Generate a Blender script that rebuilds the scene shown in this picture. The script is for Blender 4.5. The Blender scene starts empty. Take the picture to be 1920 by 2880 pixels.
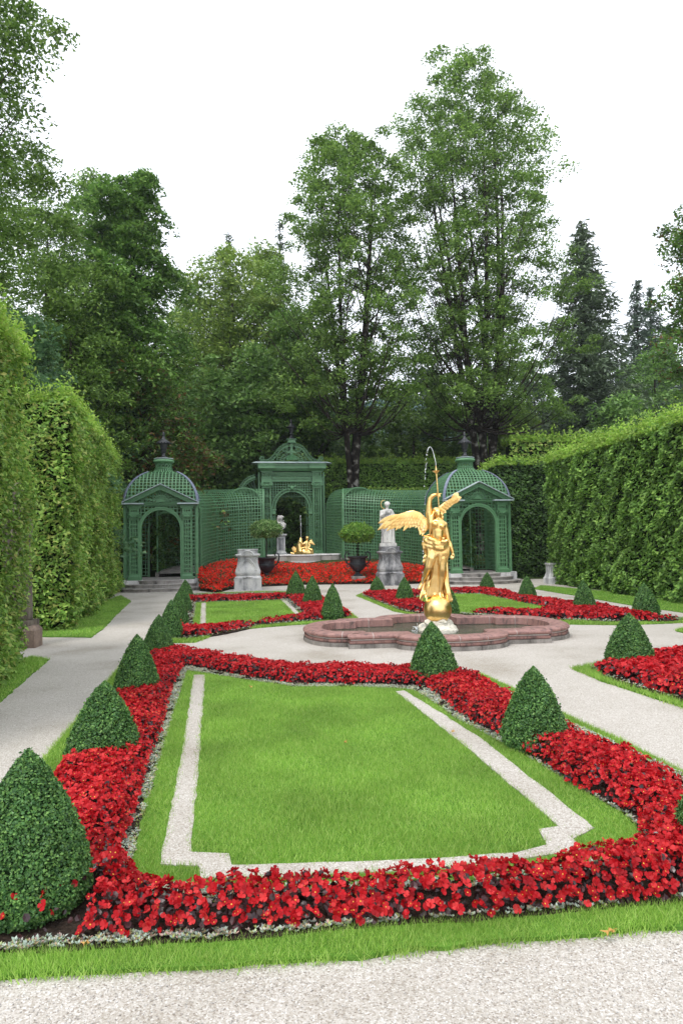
import bpy, bmesh, math, random
import numpy as np
from mathutils import Vector, Matrix

# ------------------------------------------------------------------ scene, camera, light
sc = bpy.context.scene
col = sc.collection
rng = np.random.default_rng(7)
random.seed(7)
CAM_H, FOC = 2.0, 1920.0
PITCH, ROLL = math.atan(84.0 / 1920.0), 0.0165
Fw = Vector((0, math.cos(PITCH), math.sin(PITCH)))
Up0 = Vector((0, -math.sin(PITCH), math.cos(PITCH)))
Ri0 = Vector((1, 0, 0))
Up = Up0 * math.cos(ROLL) + Ri0 * math.sin(ROLL)
Ri = Ri0 * math.cos(ROLL) - Up0 * math.sin(ROLL)
cam_data = bpy.data.cameras.new("camera")
cam = bpy.data.objects.new("camera", cam_data)
col.objects.link(cam)
cam.matrix_world = Matrix(((Ri.x, Up.x, -Fw.x, 0), (Ri.y, Up.y, -Fw.y, 0), (Ri.z, Up.z, -Fw.z, CAM_H), (0, 0, 0, 1)))
cam_data.sensor_fit = 'VERTICAL'
cam_data.sensor_height = 36.0
cam_data.lens = 24.0
cam_data.clip_start = 0.05
cam_data.clip_end = 2000
sc.camera = cam

SUN_EL, SUN_AZ = math.radians(62), math.radians(215)
world = bpy.data.worlds.new("World")
sc.world = world
world.use_nodes = True
wn, wl = world.node_tree.nodes, world.node_tree.links
wn.clear()
sky = wn.new('ShaderNodeTexSky'); sky.sky_type = 'NISHITA'; sky.sun_disc = False
sky.sun_elevation = SUN_EL; sky.sun_rotation = SUN_AZ
bg1 = wn.new('ShaderNodeBackground'); bg1.inputs['Strength'].default_value = 0.05
bg2 = wn.new('ShaderNodeBackground')
bg2.inputs['Color'].default_value = (0.965, 0.98, 1.0, 1); bg2.inputs['Strength'].default_value = 1.08
addn = wn.new('ShaderNodeAddShader'); wo = wn.new('ShaderNodeOutputWorld')
wl.new(sky.outputs[0], bg1.inputs[0]); wl.new(bg1.outputs[0], addn.inputs[0]); wl.new(bg2.outputs[0], addn.inputs[1])
wl.new(addn.outputs[0], wo.inputs[0])
sd = bpy.data.lights.new("sun", 'SUN'); sd.energy = 1.35; sd.angle = math.radians(16); sd.color = (1, 0.965, 0.91)
sun = bpy.data.objects.new("sun", sd); col.objects.link(sun)
sun.rotation_euler = (math.radians(90) - SUN_EL, 0, math.radians(180) - SUN_AZ + math.pi)
sdir = Vector((math.sin(SUN_AZ) * math.cos(SUN_EL), math.cos(SUN_AZ) * math.cos(SUN_EL), math.sin(SUN_EL)))
sun.rotation_euler = sdir.to_track_quat('Z', 'Y').to_euler()
sc.view_settings.view_transform = 'Standard'
sc.view_settings.look = 'None'
sc.view_settings.gamma = 1
sc.view_settings.use_curve_mapping = False
sc.view_settings.exposure = 0.5
sc.render.engine = 'CYCLES'
sc.cycles.max_bounces = 6
sc.cycles.diffuse_bounces = 3
sc.cycles.glossy_bounces = 3
sc.cycles.transmission_bounces = 4
sc.cycles.use_denoising = True

# ------------------------------------------------------------------ geometry of the place measured from the photo
def ray(px, py):
    return (Fw * FOC + Ri * (px - 960.0) - Up * (py - 1440.0)).normalized()
def G(px, py, z=0.0):
    r = ray(px, py); t = (z - CAM_H) / r.z
    return Vector((r.x * t, r.y * t, z))
def P(px, py, Y):
    r = ray(px, py); t = Y / r.y
    return Vector((r.x * t, Y, CAM_H + r.z * t))
def poly(pts):
    """ground polygon; a third number is the height at which the edge is seen"""
    out = []
    for p in pts:
        g = G(p[0], p[1], p[2] if len(p) > 2 else 0.0)
        out.append((g.x, g.y))
    return np.array(out)

# ------------------------------------------------------------------ materials
def new_mat(name):
    m = bpy.data.materials.new(name); m.use_nodes = True
    n, l = m.node_tree.nodes, m.node_tree.links
    return m, n, l, n['Principled BSDF']
def ramp(n, stops):
    r = n.new('ShaderNodeValToRGB'); e = r.color_ramp.elements
    while len(e) > 1: e.remove(e[-1])
    e[0].position = stops[0][0]; e[0].color = (*stops[0][1], 1)
    for p, c in stops[1:]:
        k = e.new(p); k.color = (*c, 1)
    return r
def plain(name, c1, c2=None, scale=6, rough=0.6, metal=0.0, bump=0.0, bscale=30, spec=0.5, detail=6, stops=None):
    m, n, l, b = new_mat(name)
    tc = n.new('ShaderNodeTexCoord')
    if c2 is None: c2 = tuple(x * 0.8 for x in c1)
    nz = n.new('ShaderNodeTexNoise'); nz.inputs['Scale'].default_value = scale; nz.inputs['Detail'].default_value = detail
    l.new(tc.outputs['Object'], nz.inputs['Vector'])
    r = ramp(n, stops or [(0.3, c2), (0.65, c1)])
    l.new(nz.outputs['Fac'], r.inputs[0]); l.new(r.outputs[0], b.inputs['Base Color'])
    b.inputs['Roughness'].default_value = rough; b.inputs['Metallic'].default_value = metal
    b.inputs['Specular IOR Level'].default_value = spec
    if bump:
        nb = n.new('ShaderNodeTexNoise'); nb.inputs['Scale'].default_value = bscale; nb.inputs['Detail'].default_value = 8
        l.new(tc.outputs['Object'], nb.inputs['Vector'])
        bp = n.new('ShaderNodeBump'); bp.inputs['Strength'].default_value = bump; bp.inputs['Distance'].default_value = 0.02
        l.new(nb.outputs['Fac'], bp.inputs['Height']); l.new(bp.outputs[0], b.inputs['Normal'])
    return m
def leafy(name, cols, trans=0.3, rough=0.5, vscale=0.5, spec=0.35, tint=(0.7, 1.25)):
    """per-leaf colour from a ramp, larger soft variation over the plant, some light through the leaf"""
    m, n, l, b = new_mat(name)
    g = n.new('ShaderNodeNewGeometry')
    k = len(cols)
    r = ramp(n, [(i / max(1, k - 1), c) for i, c in enumerate(cols)])
    l.new(g.outputs['Random Per Island'], r.inputs[0])
    nz = n.new('ShaderNodeTexNoise'); nz.inputs['Scale'].default_value = vscale; nz.inputs['Detail'].default_value = 3
    tc = n.new('ShaderNodeTexCoord'); l.new(tc.outputs['Object'], nz.inputs['Vector'])
    mr = n.new('ShaderNodeMapRange'); mr.inputs[1].default_value = 0.3; mr.inputs[2].default_value = 0.7
    mr.inputs[3].default_value = tint[0]; mr.inputs[4].default_value = tint[1]
    l.new(nz.outputs['Fac'], mr.inputs[0])
    vm = n.new('ShaderNodeVectorMath'); vm.operation = 'SCALE'
    l.new(r.outputs[0], vm.inputs[0]); l.new(mr.outputs[0], vm.inputs['Scale'])
    l.new(vm.outputs[0], b.inputs['Base Color'])
    b.inputs['Roughness'].default_value = rough; b.inputs['Specular IOR Level'].default_value = spec
    tr = n.new('ShaderNodeBsdfTranslucent'); l.new(vm.outputs[0], tr.inputs['Color'])
    mx = n.new('ShaderNodeMixShader'); mx.inputs[0].default_value = trans
    l.new(b.outputs[0], mx.inputs[1]); l.new(tr.outputs[0], mx.inputs[2])
    l.new(mx.outputs[0], n['Material Output'].inputs['Surface'])
    return m
def gravel_mat(name):
    m, n, l, b = new_mat(name)
    tc = n.new('ShaderNodeTexCoord')
    v = n.new('ShaderNodeTexVoronoi'); v.inputs['Scale'].default_value = 125
    l.new(tc.outputs['Object'], v.inputs['Vector'])
    v2 = n.new('ShaderNodeTexVoronoi'); v2.inputs['Scale'].default_value = 70
    l.new(tc.outputs['Object'], v2.inputs['Vector'])
    hs = n.new('ShaderNodeSeparateColor'); l.new(v.outputs['Color'], hs.inputs[0])
    r = ramp(n, [(0, (0.27, 0.235, 0.20)), (0.12, (0.38, 0.345, 0.30)), (0.5, (0.47, 0.44, 0.40)), (0.85, (0.545, 0.52, 0.485)), (1, (0.67, 0.655, 0.63))])
    l.new(hs.outputs[0], r.inputs[0])
    nz = n.new('ShaderNodeTexNoise'); nz.inputs['Scale'].default_value = 0.7; nz.inputs['Detail'].default_value = 5
    l.new(tc.outputs['Object'], nz.inputs['Vector'])
    r2 = ramp(n, [(0.3, (0.74, 0.71, 0.66)), (0.48, (0.95, 0.935, 0.915)), (0.72, (1.05, 1.04, 1.03))])
    l.new(nz.outputs['Fac'], r2.inputs[0])
    mu = n.new('ShaderNodeMix'); mu.data_type = 'RGBA'; mu.blend_type = 'MULTIPLY'; mu.inputs[0].default_value = 1
    l.new(r.outputs[0], mu.inputs[6]); l.new(r2.outputs[0], mu.inputs[7])
    l.new(mu.outputs[2], b.inputs['Base Color'])
    b.inputs['Roughness'].default_value = 0.85; b.inputs['Specular IOR Level'].default_value = 0.25
    bp = n.new('ShaderNodeBump'); bp.inputs['Strength'].default_value = 0.6; bp.inputs['Distance'].default_value = 0.004; bp.invert = True
    ad = n.new('ShaderNodeMath'); ad.operation = 'ADD'
    l.new(v.outputs['Distance'], ad.inputs[0]); l.new(v2.outputs['Distance'], ad.inputs[1])
    l.new(ad.outputs[0], bp.inputs['Height']); l.new(bp.outputs[0], b.inputs['Normal'])
    return m
def water_mat(name):
    m, n, l, b = new_mat(name)
    b.inputs['Base Color'].default_value = (0.085, 0.095, 0.065, 1)
    b.inputs['Roughness'].default_value = 0.1; b.inputs['IOR'].default_value = 1.33
    tc = n.new('ShaderNodeTexCoord')
    nz = n.new('ShaderNodeTexNoise'); nz.inputs['Scale'].default_value = 9; nz.inputs['Detail'].default_value = 4
    l.new(tc.outputs['Object'], nz.inputs['Vector'])
    bp = n.new('ShaderNodeBump'); bp.inputs['Strength'].default_value = 0.45; bp.inputs['Distance'].default_value = 0.03
    l.new(nz.outputs['Fac'], bp.inputs['Height']); l.new(bp.outputs[0], b.inputs['Normal'])
    return m
def stained(name, c1, c2, dark, scale=3.0, rough=0.8):
    """stone with dark weather stains and grain"""
    m, n, l, b = new_mat(name)
    tc = n.new('ShaderNodeTexCoord')
    mp = n.new('ShaderNodeMapping'); mp.inputs['Scale'].default_value = (1.0, 1.0, 0.35)
    l.new(tc.outputs['Object'], mp.inputs['Vector'])
    a = n.new('ShaderNodeTexNoise'); a.inputs['Scale'].default_value = scale; a.inputs['Detail'].default_value = 9; a.inputs['Roughness'].default_value = 0.68
    l.new(mp.outputs[0], a.inputs['Vector'])
    r = ramp(n, [(0.34, dark), (0.48, c2), (0.62, c1)])
    l.new(a.outputs['Fac'], r.inputs[0])
    g = n.new('ShaderNodeTexNoise'); g.inputs['Scale'].default_value = 40; g.inputs['Detail'].default_value = 4
    l.new(tc.outputs['Object'], g.inputs['Vector'])
    r2 = ramp(n, [(0.3, (0.78, 0.78, 0.78)), (0.6, (1, 1, 1))]); l.new(g.outputs['Fac'], r2.inputs[0])
    mu = n.new('ShaderNodeMix'); mu.data_type = 'RGBA'; mu.blend_type = 'MULTIPLY'; mu.inputs[0].default_value = 1
    l.new(r.outputs[0], mu.inputs[6]); l.new(r2.outputs[0], mu.inputs[7]); l.new(mu.outputs[2], b.inputs['Base Color'])
    b.inputs['Roughness'].default_value = rough
    bp = n.new('ShaderNodeBump'); bp.inputs['Strength'].default_value = 0.3; bp.inputs['Distance'].default_value = 0.01
    l.new(g.outputs['Fac'], bp.inputs['Height']); l.new(bp.outputs[0], b.inputs['Normal'])
    return m

M = dict(
    gravel=gravel_mat('gravel'),
    pebble=leafy('pebble', [(0.28, 0.25, 0.23), (0.42, 0.39, 0.36), (0.5, 0.47, 0.44), (0.64, 0.63, 0.61)], trans=0, rough=0.8),
    turf=plain('turf', (0.12, 0.25, 0.035), (0.07, 0.16, 0.022), scale=1.6, rough=0.9, bump=0.5, bscale=60, spec=0.1),
    blade=leafy('grass_blade', [(0.18, 0.35, 0.042), (0.27, 0.48, 0.07), (0.36, 0.56, 0.105), (0.47, 0.61, 0.17)], trans=0.35, vscale=1.1, tint=(0.78, 1.18)),
    soil=plain('soil', (0.05, 0.036, 0.027), (0.018, 0.013, 0.01), scale=45, rough=0.95, bump=0.8, bscale=60, spec=0.1),
    woodland=plain('woodland_floor', (0.045, 0.07, 0.02), (0.03, 0.03, 0.015), scale=0.8, rough=0.95, bump=0.4, spec=0.1),
    begonia_leaf=leafy('begonia_leaf', [(0.014, 0.006, 0.007), (0.035, 0.008, 0.010), (0.07, 0.012, 0.014), (0.025, 0.016, 0.012)], trans=0.12, rough=0.33, spec=0.6),
    petal=leafy('begonia_petal', [(0.28, 0.003, 0.008), (0.46, 0.006, 0.012), (0.58, 0.012, 0.02), (0.72, 0.05, 0.05)], trans=0.3, rough=0.5, spec=0.25, tint=(0.8, 1.1)),
    stamen=plain('stamen', (0.8, 0.45, 0.05)),
    bank_petal=leafy('bank_petal', [(0.62, 0.012, 0.006), (0.82, 0.022, 0.01), (0.9, 0.05, 0.02)], trans=0.25, vscale=1.2, spec=0.2, tint=(0.8, 1.1)),
    bank_leaf=leafy('bank_leaf', [(0.03, 0.06, 0.015), (0.06, 0.11, 0.03), (0.1, 0.07, 0.02)], trans=0.2),
    sedum=leafy('sedum', [(0.3, 0.40, 0.32), (0.44, 0.53, 0.45), (0.36, 0.42, 0.12), (0.5, 0.3, 0.26), (0.52, 0.6, 0.53), (0.34, 0.44, 0.35)], trans=0.1, vscale=3),
    box_leaf=leafy('box_leaf', [(0.035, 0.10, 0.03), (0.065, 0.165, 0.045), (0.11, 0.24, 0.06), (0.19, 0.35, 0.085)], trans=0.2, rough=0.4, vscale=5, tint=(0.75, 1.25)),
    box_core=plain('box_core', (0.02, 0.045, 0.016), (0.01, 0.022, 0.008), scale=40, rough=0.9, spec=0.1),  # near-black solid; the shade inside the shrub is put into its colour
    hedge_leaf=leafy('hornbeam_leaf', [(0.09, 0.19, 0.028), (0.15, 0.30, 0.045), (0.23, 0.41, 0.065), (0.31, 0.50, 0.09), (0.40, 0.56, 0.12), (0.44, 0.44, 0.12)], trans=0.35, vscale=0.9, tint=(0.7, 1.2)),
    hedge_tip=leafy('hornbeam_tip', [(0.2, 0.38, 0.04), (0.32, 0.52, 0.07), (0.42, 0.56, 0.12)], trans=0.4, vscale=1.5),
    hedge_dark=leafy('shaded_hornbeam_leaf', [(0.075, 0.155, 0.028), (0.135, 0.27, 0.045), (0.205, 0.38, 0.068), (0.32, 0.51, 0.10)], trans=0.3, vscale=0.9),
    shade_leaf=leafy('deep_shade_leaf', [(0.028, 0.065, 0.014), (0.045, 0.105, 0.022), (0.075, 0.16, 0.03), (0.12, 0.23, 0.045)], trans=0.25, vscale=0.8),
    hedge_core=plain('hedge_core', (0.018, 0.03, 0.01), (0.008, 0.014, 0.005), scale=5, rough=0.95, spec=0.05),  # dark solid fill; shaded depth behind the leaves painted as colour
    bark=plain('bark', (0.055, 0.045, 0.036), (0.018, 0.014, 0.011), scale=5, rough=0.95, bump=0.8, bscale=14, spec=0.1),
    bark_pale=plain('mottled_bark', (0.25, 0.24, 0.215), (0.025, 0.02, 0.016), scale=2.6, rough=0.95, bump=0.8, bscale=12, spec=0.1, stops=[(0.5, (0.018, 0.015, 0.012)), (0.57, (0.05, 0.042, 0.034)), (0.66, (0.25, 0.24, 0.215))]),
    green=plain('green_paint', (0.118, 0.262, 0.13), (0.085, 0.205, 0.096), scale=3, rough=0.42, spec=0.4, bump=0.08),
    zinc=plain('zinc_sheet', (0.45, 0.52, 0.53), (0.33, 0.4, 0.42), scale=4, rough=0.45, spec=0.5),
    lead=plain('lead_sheet', (0.22, 0.25, 0.33), (0.15, 0.17, 0.24), scale=8, rough=0.5),
    iron=plain('dark_iron', (0.028, 0.03, 0.036), (0.012, 0.013, 0.016), scale=12, rough=0.42, bump=0.15),
    gold=plain('gilding', (1.0, 0.71, 0.31), (0.9, 0.56, 0.18), scale=5, rough=0.34, metal=1.0, bump=0.12, bscale=22),
    marble=stained('white_marble', (0.76, 0.74, 0.73), (0.66, 0.64, 0.63), (0.36, 0.35, 0.35)),
    statue=stained('statue_marble', (0.72, 0.7, 0.66), (0.6, 0.58, 0.55), (0.24, 0.24, 0.25), scale=3),
    pedestal=stained('pedestal_marble', (0.64, 0.63, 0.61), (0.5, 0.5, 0.5), (0.14, 0.14, 0.15), scale=2.5),
    pedestal_dark=stained('blackened_marble', (0.42, 0.41, 0.41), (0.2, 0.2, 0.21), (0.04, 0.04, 0.045), scale=3),
    step=stained('step_stone', (0.42, 0.39, 0.36), (0.31, 0.285, 0.265), (0.10, 0.09, 0.085)),
    red_stone=stained('red_sandstone', (0.37, 0.205, 0.175), (0.30, 0.16, 0.14), (0.10, 0.065, 0.058), scale=9, rough=0.6),
    base_stone=stained('grey_base_stone', (0.34, 0.31, 0.28), (0.24, 0.22, 0.2), (0.08, 0.07, 0.06), scale=3),
    mortar=plain('mortar', (0.55, 0.5, 0.46), (0.42, 0.38, 0.35), scale=20, rough=0.9),
    rock=plain('white_rock', (0.72, 0.68, 0.58), (0.5, 0.46, 0.37), scale=4, rough=0.85, bump=0.5, bscale=10),
    water=water_mat('pool_water'),
    jet=plain('water_drops', (0.9, 0.93, 0.95), (0.8, 0.85, 0.88), scale=30, rough=0.1, spec=0.8),
    fallen=plain('fallen_leaf', (0.55, 0.34, 0.08), (0.35, 0.18, 0.04), scale=20, rough=0.7),
)
M['water_clear'] = M['jet']

# ------------------------------------------------------------------ object helpers
def tag(o, label=None, cat=None, group=None, kind=None):
    if label: o['label'] = label
    if cat: o['category'] = cat
    if group: o['group'] = group
    if kind: o['kind'] = kind
    return o
def link(name, me, mat=None, parent=None, loc=None):
    if mat is not None:
        for mm in (mat if isinstance(mat, (list, tuple)) else [mat]): me.materials.append(mm)
    o = bpy.data.objects.new(name, me); col.objects.link(o)
    if parent is not None: o.parent = parent
    if loc is not None: o.location = loc
    return o
def empty(name, loc=(0, 0, 0), rz=0, label=None, cat=None, group=None):
    o = bpy.data.objects.new(name, None); col.objects.link(o)
    o.empty_display_size = 0.1
    o.location = loc; o.rotation_euler = (0, 0, rz)
    return tag(o, label, cat, group)
def np_mesh(name, V, F, smooth=False, mi=None):
    """V (n,3), F (m,k) all faces with k corners"""
    V = np.ascontiguousarray(V, dtype=np.float32); F = np.ascontiguousarray(F, dtype=np.int32)
    me = bpy.data.meshes.new(name)
    me.vertices.add(len(V)); me.vertices.foreach_set('co', V.ravel())
    k = F.shape[1]
    me.loops.add(F.size); me.loops.foreach_set('vertex_index', F.ravel())
    me.polygons.add(len(F)); me.polygons.foreach_set('loop_start', np.arange(0, F.size, k, dtype=np.int32))
    if mi is not None: me.polygons.foreach_set('material_index', np.asarray(mi, dtype=np.int32))
    me.polygons.foreach_set('use_smooth', np.full(len(F), smooth, dtype=bool))
    me.update(calc_edges=True)
    return me
class MB:
    """collects boxes, bars, tubes and lathes for ONE mesh"""
    def __init__(s): s.v = []; s.f = []
    def add(s, vs, fs):
        b = len(s.v); s.v += [tuple(v) for v in vs]; s.f += [tuple(i + b for i in f) for f in fs]
        return s
    def box(s, x0, x1, y0, y1, z0, z1):
        return s.add([(x0, y0, z0), (x1, y0, z0), (x1, y1, z0), (x0, y1, z0), (x0, y0, z1), (x1, y0, z1), (x1, y1, z1), (x0, y1, z1)],
                     [(0, 3, 2, 1), (4, 5, 6, 7), (0, 1, 5, 4), (1, 2, 6, 5), (2, 3, 7, 6), (3, 0, 4, 7)])
    def frustum(s, hx0, hy0, z0, hx1, hy1, z1, cx=0, cy=0):
        return s.add([(cx - hx0, cy - hy0, z0), (cx + hx0, cy - hy0, z0), (cx + hx0, cy + hy0, z0), (cx - hx0, cy + hy0, z0),
                      (cx - hx1, cy - hy1, z1), (cx + hx1, cy - hy1, z1), (cx + hx1, cy + hy1, z1), (cx - hx1, cy + hy1, z1)],
                     [(0, 3, 2, 1), (4, 5, 6, 7), (0, 1, 5, 4), (1, 2, 6, 5), (2, 3, 7, 6), (3, 0, 4, 7)])
    def bar(s, p0, p1, nrm, w, t):
        """flat bar from p0 to p1, width w across, thickness t along nrm"""
        p0, p1, nrm = Vector(p0), Vector(p1), Vector(nrm).normalized()
        d = (p1 - p0).normalized(); sd_ = d.cross(nrm).normalized() * (w / 2); n = nrm * (t / 2)
        vs = []
        for p in (p0, p1):
            vs += [p - sd_ - n, p + sd_ - n, p + sd_ + n, p - sd_ + n]
        return s.add(vs, [(0, 1, 2, 3), (7, 6, 5, 4), (0, 4, 5, 1), (1, 5, 6, 2), (2, 6, 7, 3), (3, 7, 4, 0)])
    def strip(s, pts, nrms, w, t, closed=False):
        """flat slat following pts; nrms = facing direction at each point"""
        n = len(pts); vs = []
        for i in range(n):
            a = Vector(pts[i - 1] if (i > 0 or closed) else pts[i]); c = Vector(pts[(i + 1) % n] if (i < n - 1 or closed) else pts[i])
            d = (c - a).normalized(); nn = Vector(nrms[i]).normalized()
            sv = d.cross(nn).normalized() * (w / 2); nn = nn * (t / 2); p = Vector(pts[i])
            vs += [p - sv - nn, p + sv - nn, p + sv + nn, p - sv + nn]
        fs = []
        for i in range(n if closed else n - 1):
            j = (i + 1) % n
            for k in range(4):
                fs.append((i * 4 + k, j * 4 + k, j * 4 + (k + 1) % 4, i * 4 + (k + 1) % 4))
        if not closed: fs += [(0, 1, 2, 3), (n * 4 - 1, n * 4 - 2, n * 4 - 3, n * 4 - 4)]
        return s.add(vs, fs)
    def tube(s, pts, rad, n=8, cap=True):
        pts = [Vector(p) for p in pts]; rs = rad if isinstance(rad, (list, tuple)) else [rad] * len(pts)
        vs = []; up = Vector((0.123, 0.456, 0.88)).normalized()
        for i, p in enumerate(pts):
            d = (pts[min(i + 1, len(pts) - 1)] - pts[max(i - 1, 0)]).normalized()
            a = d.cross(up)
            if a.length < 0.1: a = d.cross(Vector((1, 0, 0)))
            a.normalize(); b = d.cross(a).normalized()
            for k in range(n):
                an = 2 * math.pi * k / n
                vs.append(p + (a * math.cos(an) + b * math.sin(an)) * rs[i])
        fs = []
        for i in range(len(pts) - 1):
            for k in range(n):
                k2 = (k + 1) % n
                fs.append((i * n + k, i * n + k2, (i + 1) * n + k2, (i + 1) * n + k))
        if cap: fs += [tuple(range(n))[::-1], tuple((len(pts) - 1) * n + k for k in range(n))]
        return s.add(vs, fs)
    def lathe(s, prof, n=24, c=(0, 0, 0), ribs=0, rib=0.0, square=False):
        """prof = [(r, z)] bottom to top"""
        vs = []
        for r, z in prof:
            for k in range(n):
                an = 2 * math.pi * (k + 0.5) / n
                rr = r * (1 + (rib * abs(math.cos(an * ribs / 2)) if ribs else 0))
                if square: rr = r / max(abs(math.cos(an)), abs(math.sin(an)))
                vs.append((c[0] + rr * math.cos(an), c[1] + rr * math.sin(an), c[2] + z))
        fs = []
        for i in range(len(prof) - 1):
            for k in range(n):
                k2 = (k + 1) % n
                fs.append((i * n + k, i * n + k2, (i + 1) * n + k2, (i + 1) * n + k))
        fs += [tuple(range(n))[::-1], tuple((len(prof) - 1) * n + k for k in range(n))]
        return s.add(vs, fs)
    def ring(s, c, r0, r1, y0, y1, n=12, a0=0, a1=2 * math.pi):
        """annulus standing in the xz plane"""
        full = abs(a1 - a0 - 2 * math.pi) < 1e-6; m = n if full else n + 1; vs = []
        for i in range(m):
            a = a0 + (a1 - a0) * i / n; ca, sa = math.cos(a), math.sin(a)
            vs += [(c[0] + r0 * ca, y0, c[1] + r0 * sa), (c[0] + r1 * ca, y0, c[1] + r1 * sa), (c[0] + r1 * ca, y1, c[1] + r1 * sa), (c[0] + r0 * ca, y1, c[1] + r0 * sa)]
        fs = []
        for i in range(n):
            j = (i + 1) % m
            for k in range(4): fs.append((i * 4 + k, j * 4 + k, j * 4 + (k + 1) % 4, i * 4 + (k + 1) % 4))
        if not full: fs += [(0, 1, 2, 3), (m * 4 - 1, m * 4 - 2, m * 4 - 3, m * 4 - 4)]
        return s.add(vs, fs)
    def build(s, name, mat, parent=None, smooth=False, bevel=0.0):
        me = bpy.data.meshes.new(name); me.from_pydata(s.v, [], s.f)
        bm = bmesh.new(); bm.from_mesh(me); bmesh.ops.recalc_face_normals(bm, faces=bm.faces)
        if bevel:
            bmesh.ops.bevel(bm, geom=[e for e in bm.edges if e.calc_face_angle(0) > 0.6], offset=bevel, segments=2, affect='EDGES', clamp_overlap=True)
        bm.to_mesh(me); bm.free()
        o = link(name, me, mat, parent)
        if smooth:
            for p in me.polygons: p.use_smooth = True
            try: me.set_sharp_from_angle(angle=math.radians(40))
            except Exception: pass
        return o
def copy_tree(o, parent=None):
    c = o.copy(); col.objects.link(c); c.parent = parent
    for ch in list(o.children): copy_tree(ch, c)
    return c

# ------------------------------------------------------------------ scatter helpers (numpy)
def unit(a): return a / np.maximum(np.linalg.norm(a, axis=1, keepdims=True), 1e-9)
def basis(nrm, spin=None):
    nrm = unit(nrm); N = len(nrm)
    r = rng.normal(size=(N, 3)); u = unit(np.cross(nrm, r)); v = np.cross(nrm, u)
    return u, v, nrm
def scatter(tv, tf, pos, nrm, size, u=None):
    tv = np.asarray(tv, float); tf = np.asarray(tf)
    if u is None: u, v, n = basis(nrm)
    else:
        n = unit(nrm); u = unit(u - n * np.sum(u * n, axis=1, keepdims=True)); v = np.cross(n, u)
    size = np.broadcast_to(np.asarray(size, float), (len(pos),))[:, None, None]
    V = pos[:, None, :] + size * (tv[None, :, 0:1] * u[:, None, :] + tv[None, :, 1:2] * v[:, None, :] + tv[None, :, 2:3] * n[:, None, :])
    F = tf[None, :, :] + (np.arange(len(pos)) * len(tv))[:, None, None]
    return V.reshape(-1, 3), F.reshape(-1, tf.shape[1])
LEAF4 = ([(-.5, 0, 0), (0, .27, .06), (.5, 0, -.05), (0, -.27, .06)], [(0, 1, 2, 3)])
LEAF_W = ([(-.5, 0, 0), (0, .4, .08), (.5, 0, -.08), (0, -.4, .08)], [(0, 1, 2, 3)])
LEAF_T = ([(-.55, .22, .04), (-.3, -.42, 0), (.6, .08, -.06)], [(0, 1, 2)])
BOXL = ([(-.5, 0, 0), (.05, .33, .1), (.5, 0, 0), (.05, -.33, .1)], [(0, 1, 2, 3)])
def inpoly(p, pl):
    x, y = p[:, 0], p[:, 1]; ins = np.zeros(len(p), bool); j = len(pl) - 1
    for i in range(len(pl)):
        xi, yi = pl[i]; xj, yj = pl[j]
        c = ((yi > y) != (yj > y)) & (x < (xj - xi) * (y - yi) / (yj - yi + 1e-12) + xi)
        ins ^= c; j = i
    return ins
def pdist(p, pl):
    d = np.full(len(p), 1e9); best = np.zeros((len(p), 2))
    for i in range(len(pl)):
        a, b = pl[i - 1], pl[i]; ab = b - a; t = np.clip(((p - a) @ ab) / (ab @ ab + 1e-12), 0, 1)
        q = a + t[:, None] * ab; dd = np.linalg.norm(p - q, axis=1); m = dd < d
        d[m] = dd[m]; best[m] = q[m]
    return d, best
def area(pl):
    x, y = pl[:, 0], pl[:, 1]; return 0.5 * abs(np.dot(x, np.roll(y, 1)) - np.dot(y, np.roll(x, 1)))
def sample(pl, n, holes=()):
    lo, hi = pl.min(0), pl.max(0); out = []; tot = 0
    while tot < n:
        q = lo + rng.random((int(n * 2) + 50, 2)) * (hi - lo); k = inpoly(q, pl)
        for h in holes: k &= ~inpoly(q, h)
        q = q[k]; out.append(q); tot += len(q)
        if len(out) > 60: break
    return np.concatenate(out)[:n]
def wob(x, y, s=1.0, k=0.0):
    return (np.sin(x * 2.1 * s + 1.3 + k) * np.cos(y * 1.7 * s - .4 + k) + .6 * np.sin(x * 5.3 * s - y * 4.1 * s + k) + .4 * np.cos(x * 9.7 * s + y * 11.3 * s + 2 * k)) / 2.0
def densify(pl, step=0.12, jit=0.012):
    out = []
    for i in range(len(pl)):
        a, b = pl[i], pl[(i + 1) % len(pl)]; n = max(1, int(np.linalg.norm(b - a) / step))
        for k in range(n):
            q = a + (b - a) * k / n
            out.append(q + rng.normal(size=2) * jit)
    return np.array(out)
def sheet(name, pl, z, mat, thick=0.0, kind='structure', parent=None, jit=0.012, step=0.12):
    d = densify(np.asarray(pl), step, jit); n = len(d)
    bm = bmesh.new(); vs = [bm.verts.new((x, y, z)) for x, y in d]
    f = bm.faces.new(vs)
    if f.normal.z < 0: f.normal_flip()
    f.normal_update()
    if f.normal.z < 0: f.normal_flip()
    if thick:
        r = bmesh.ops.extrude_face_region(bm, geom=[f])
        for v in [g for g in r['geom'] if isinstance(g, bmesh.types.BMVert)]: v.co.z = z
        for v in vs: v.co.z = z - thick
    bmesh.ops.triangulate(bm, faces=bm.faces)
    bmesh.ops.recalc_face_normals(bm, faces=bm.faces)
    me = bpy.data.meshes.new(name); bm.to_mesh(me); bm.free()
    o = link(name, me, mat, parent)
    if kind: o['kind'] = kind
    return o
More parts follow.
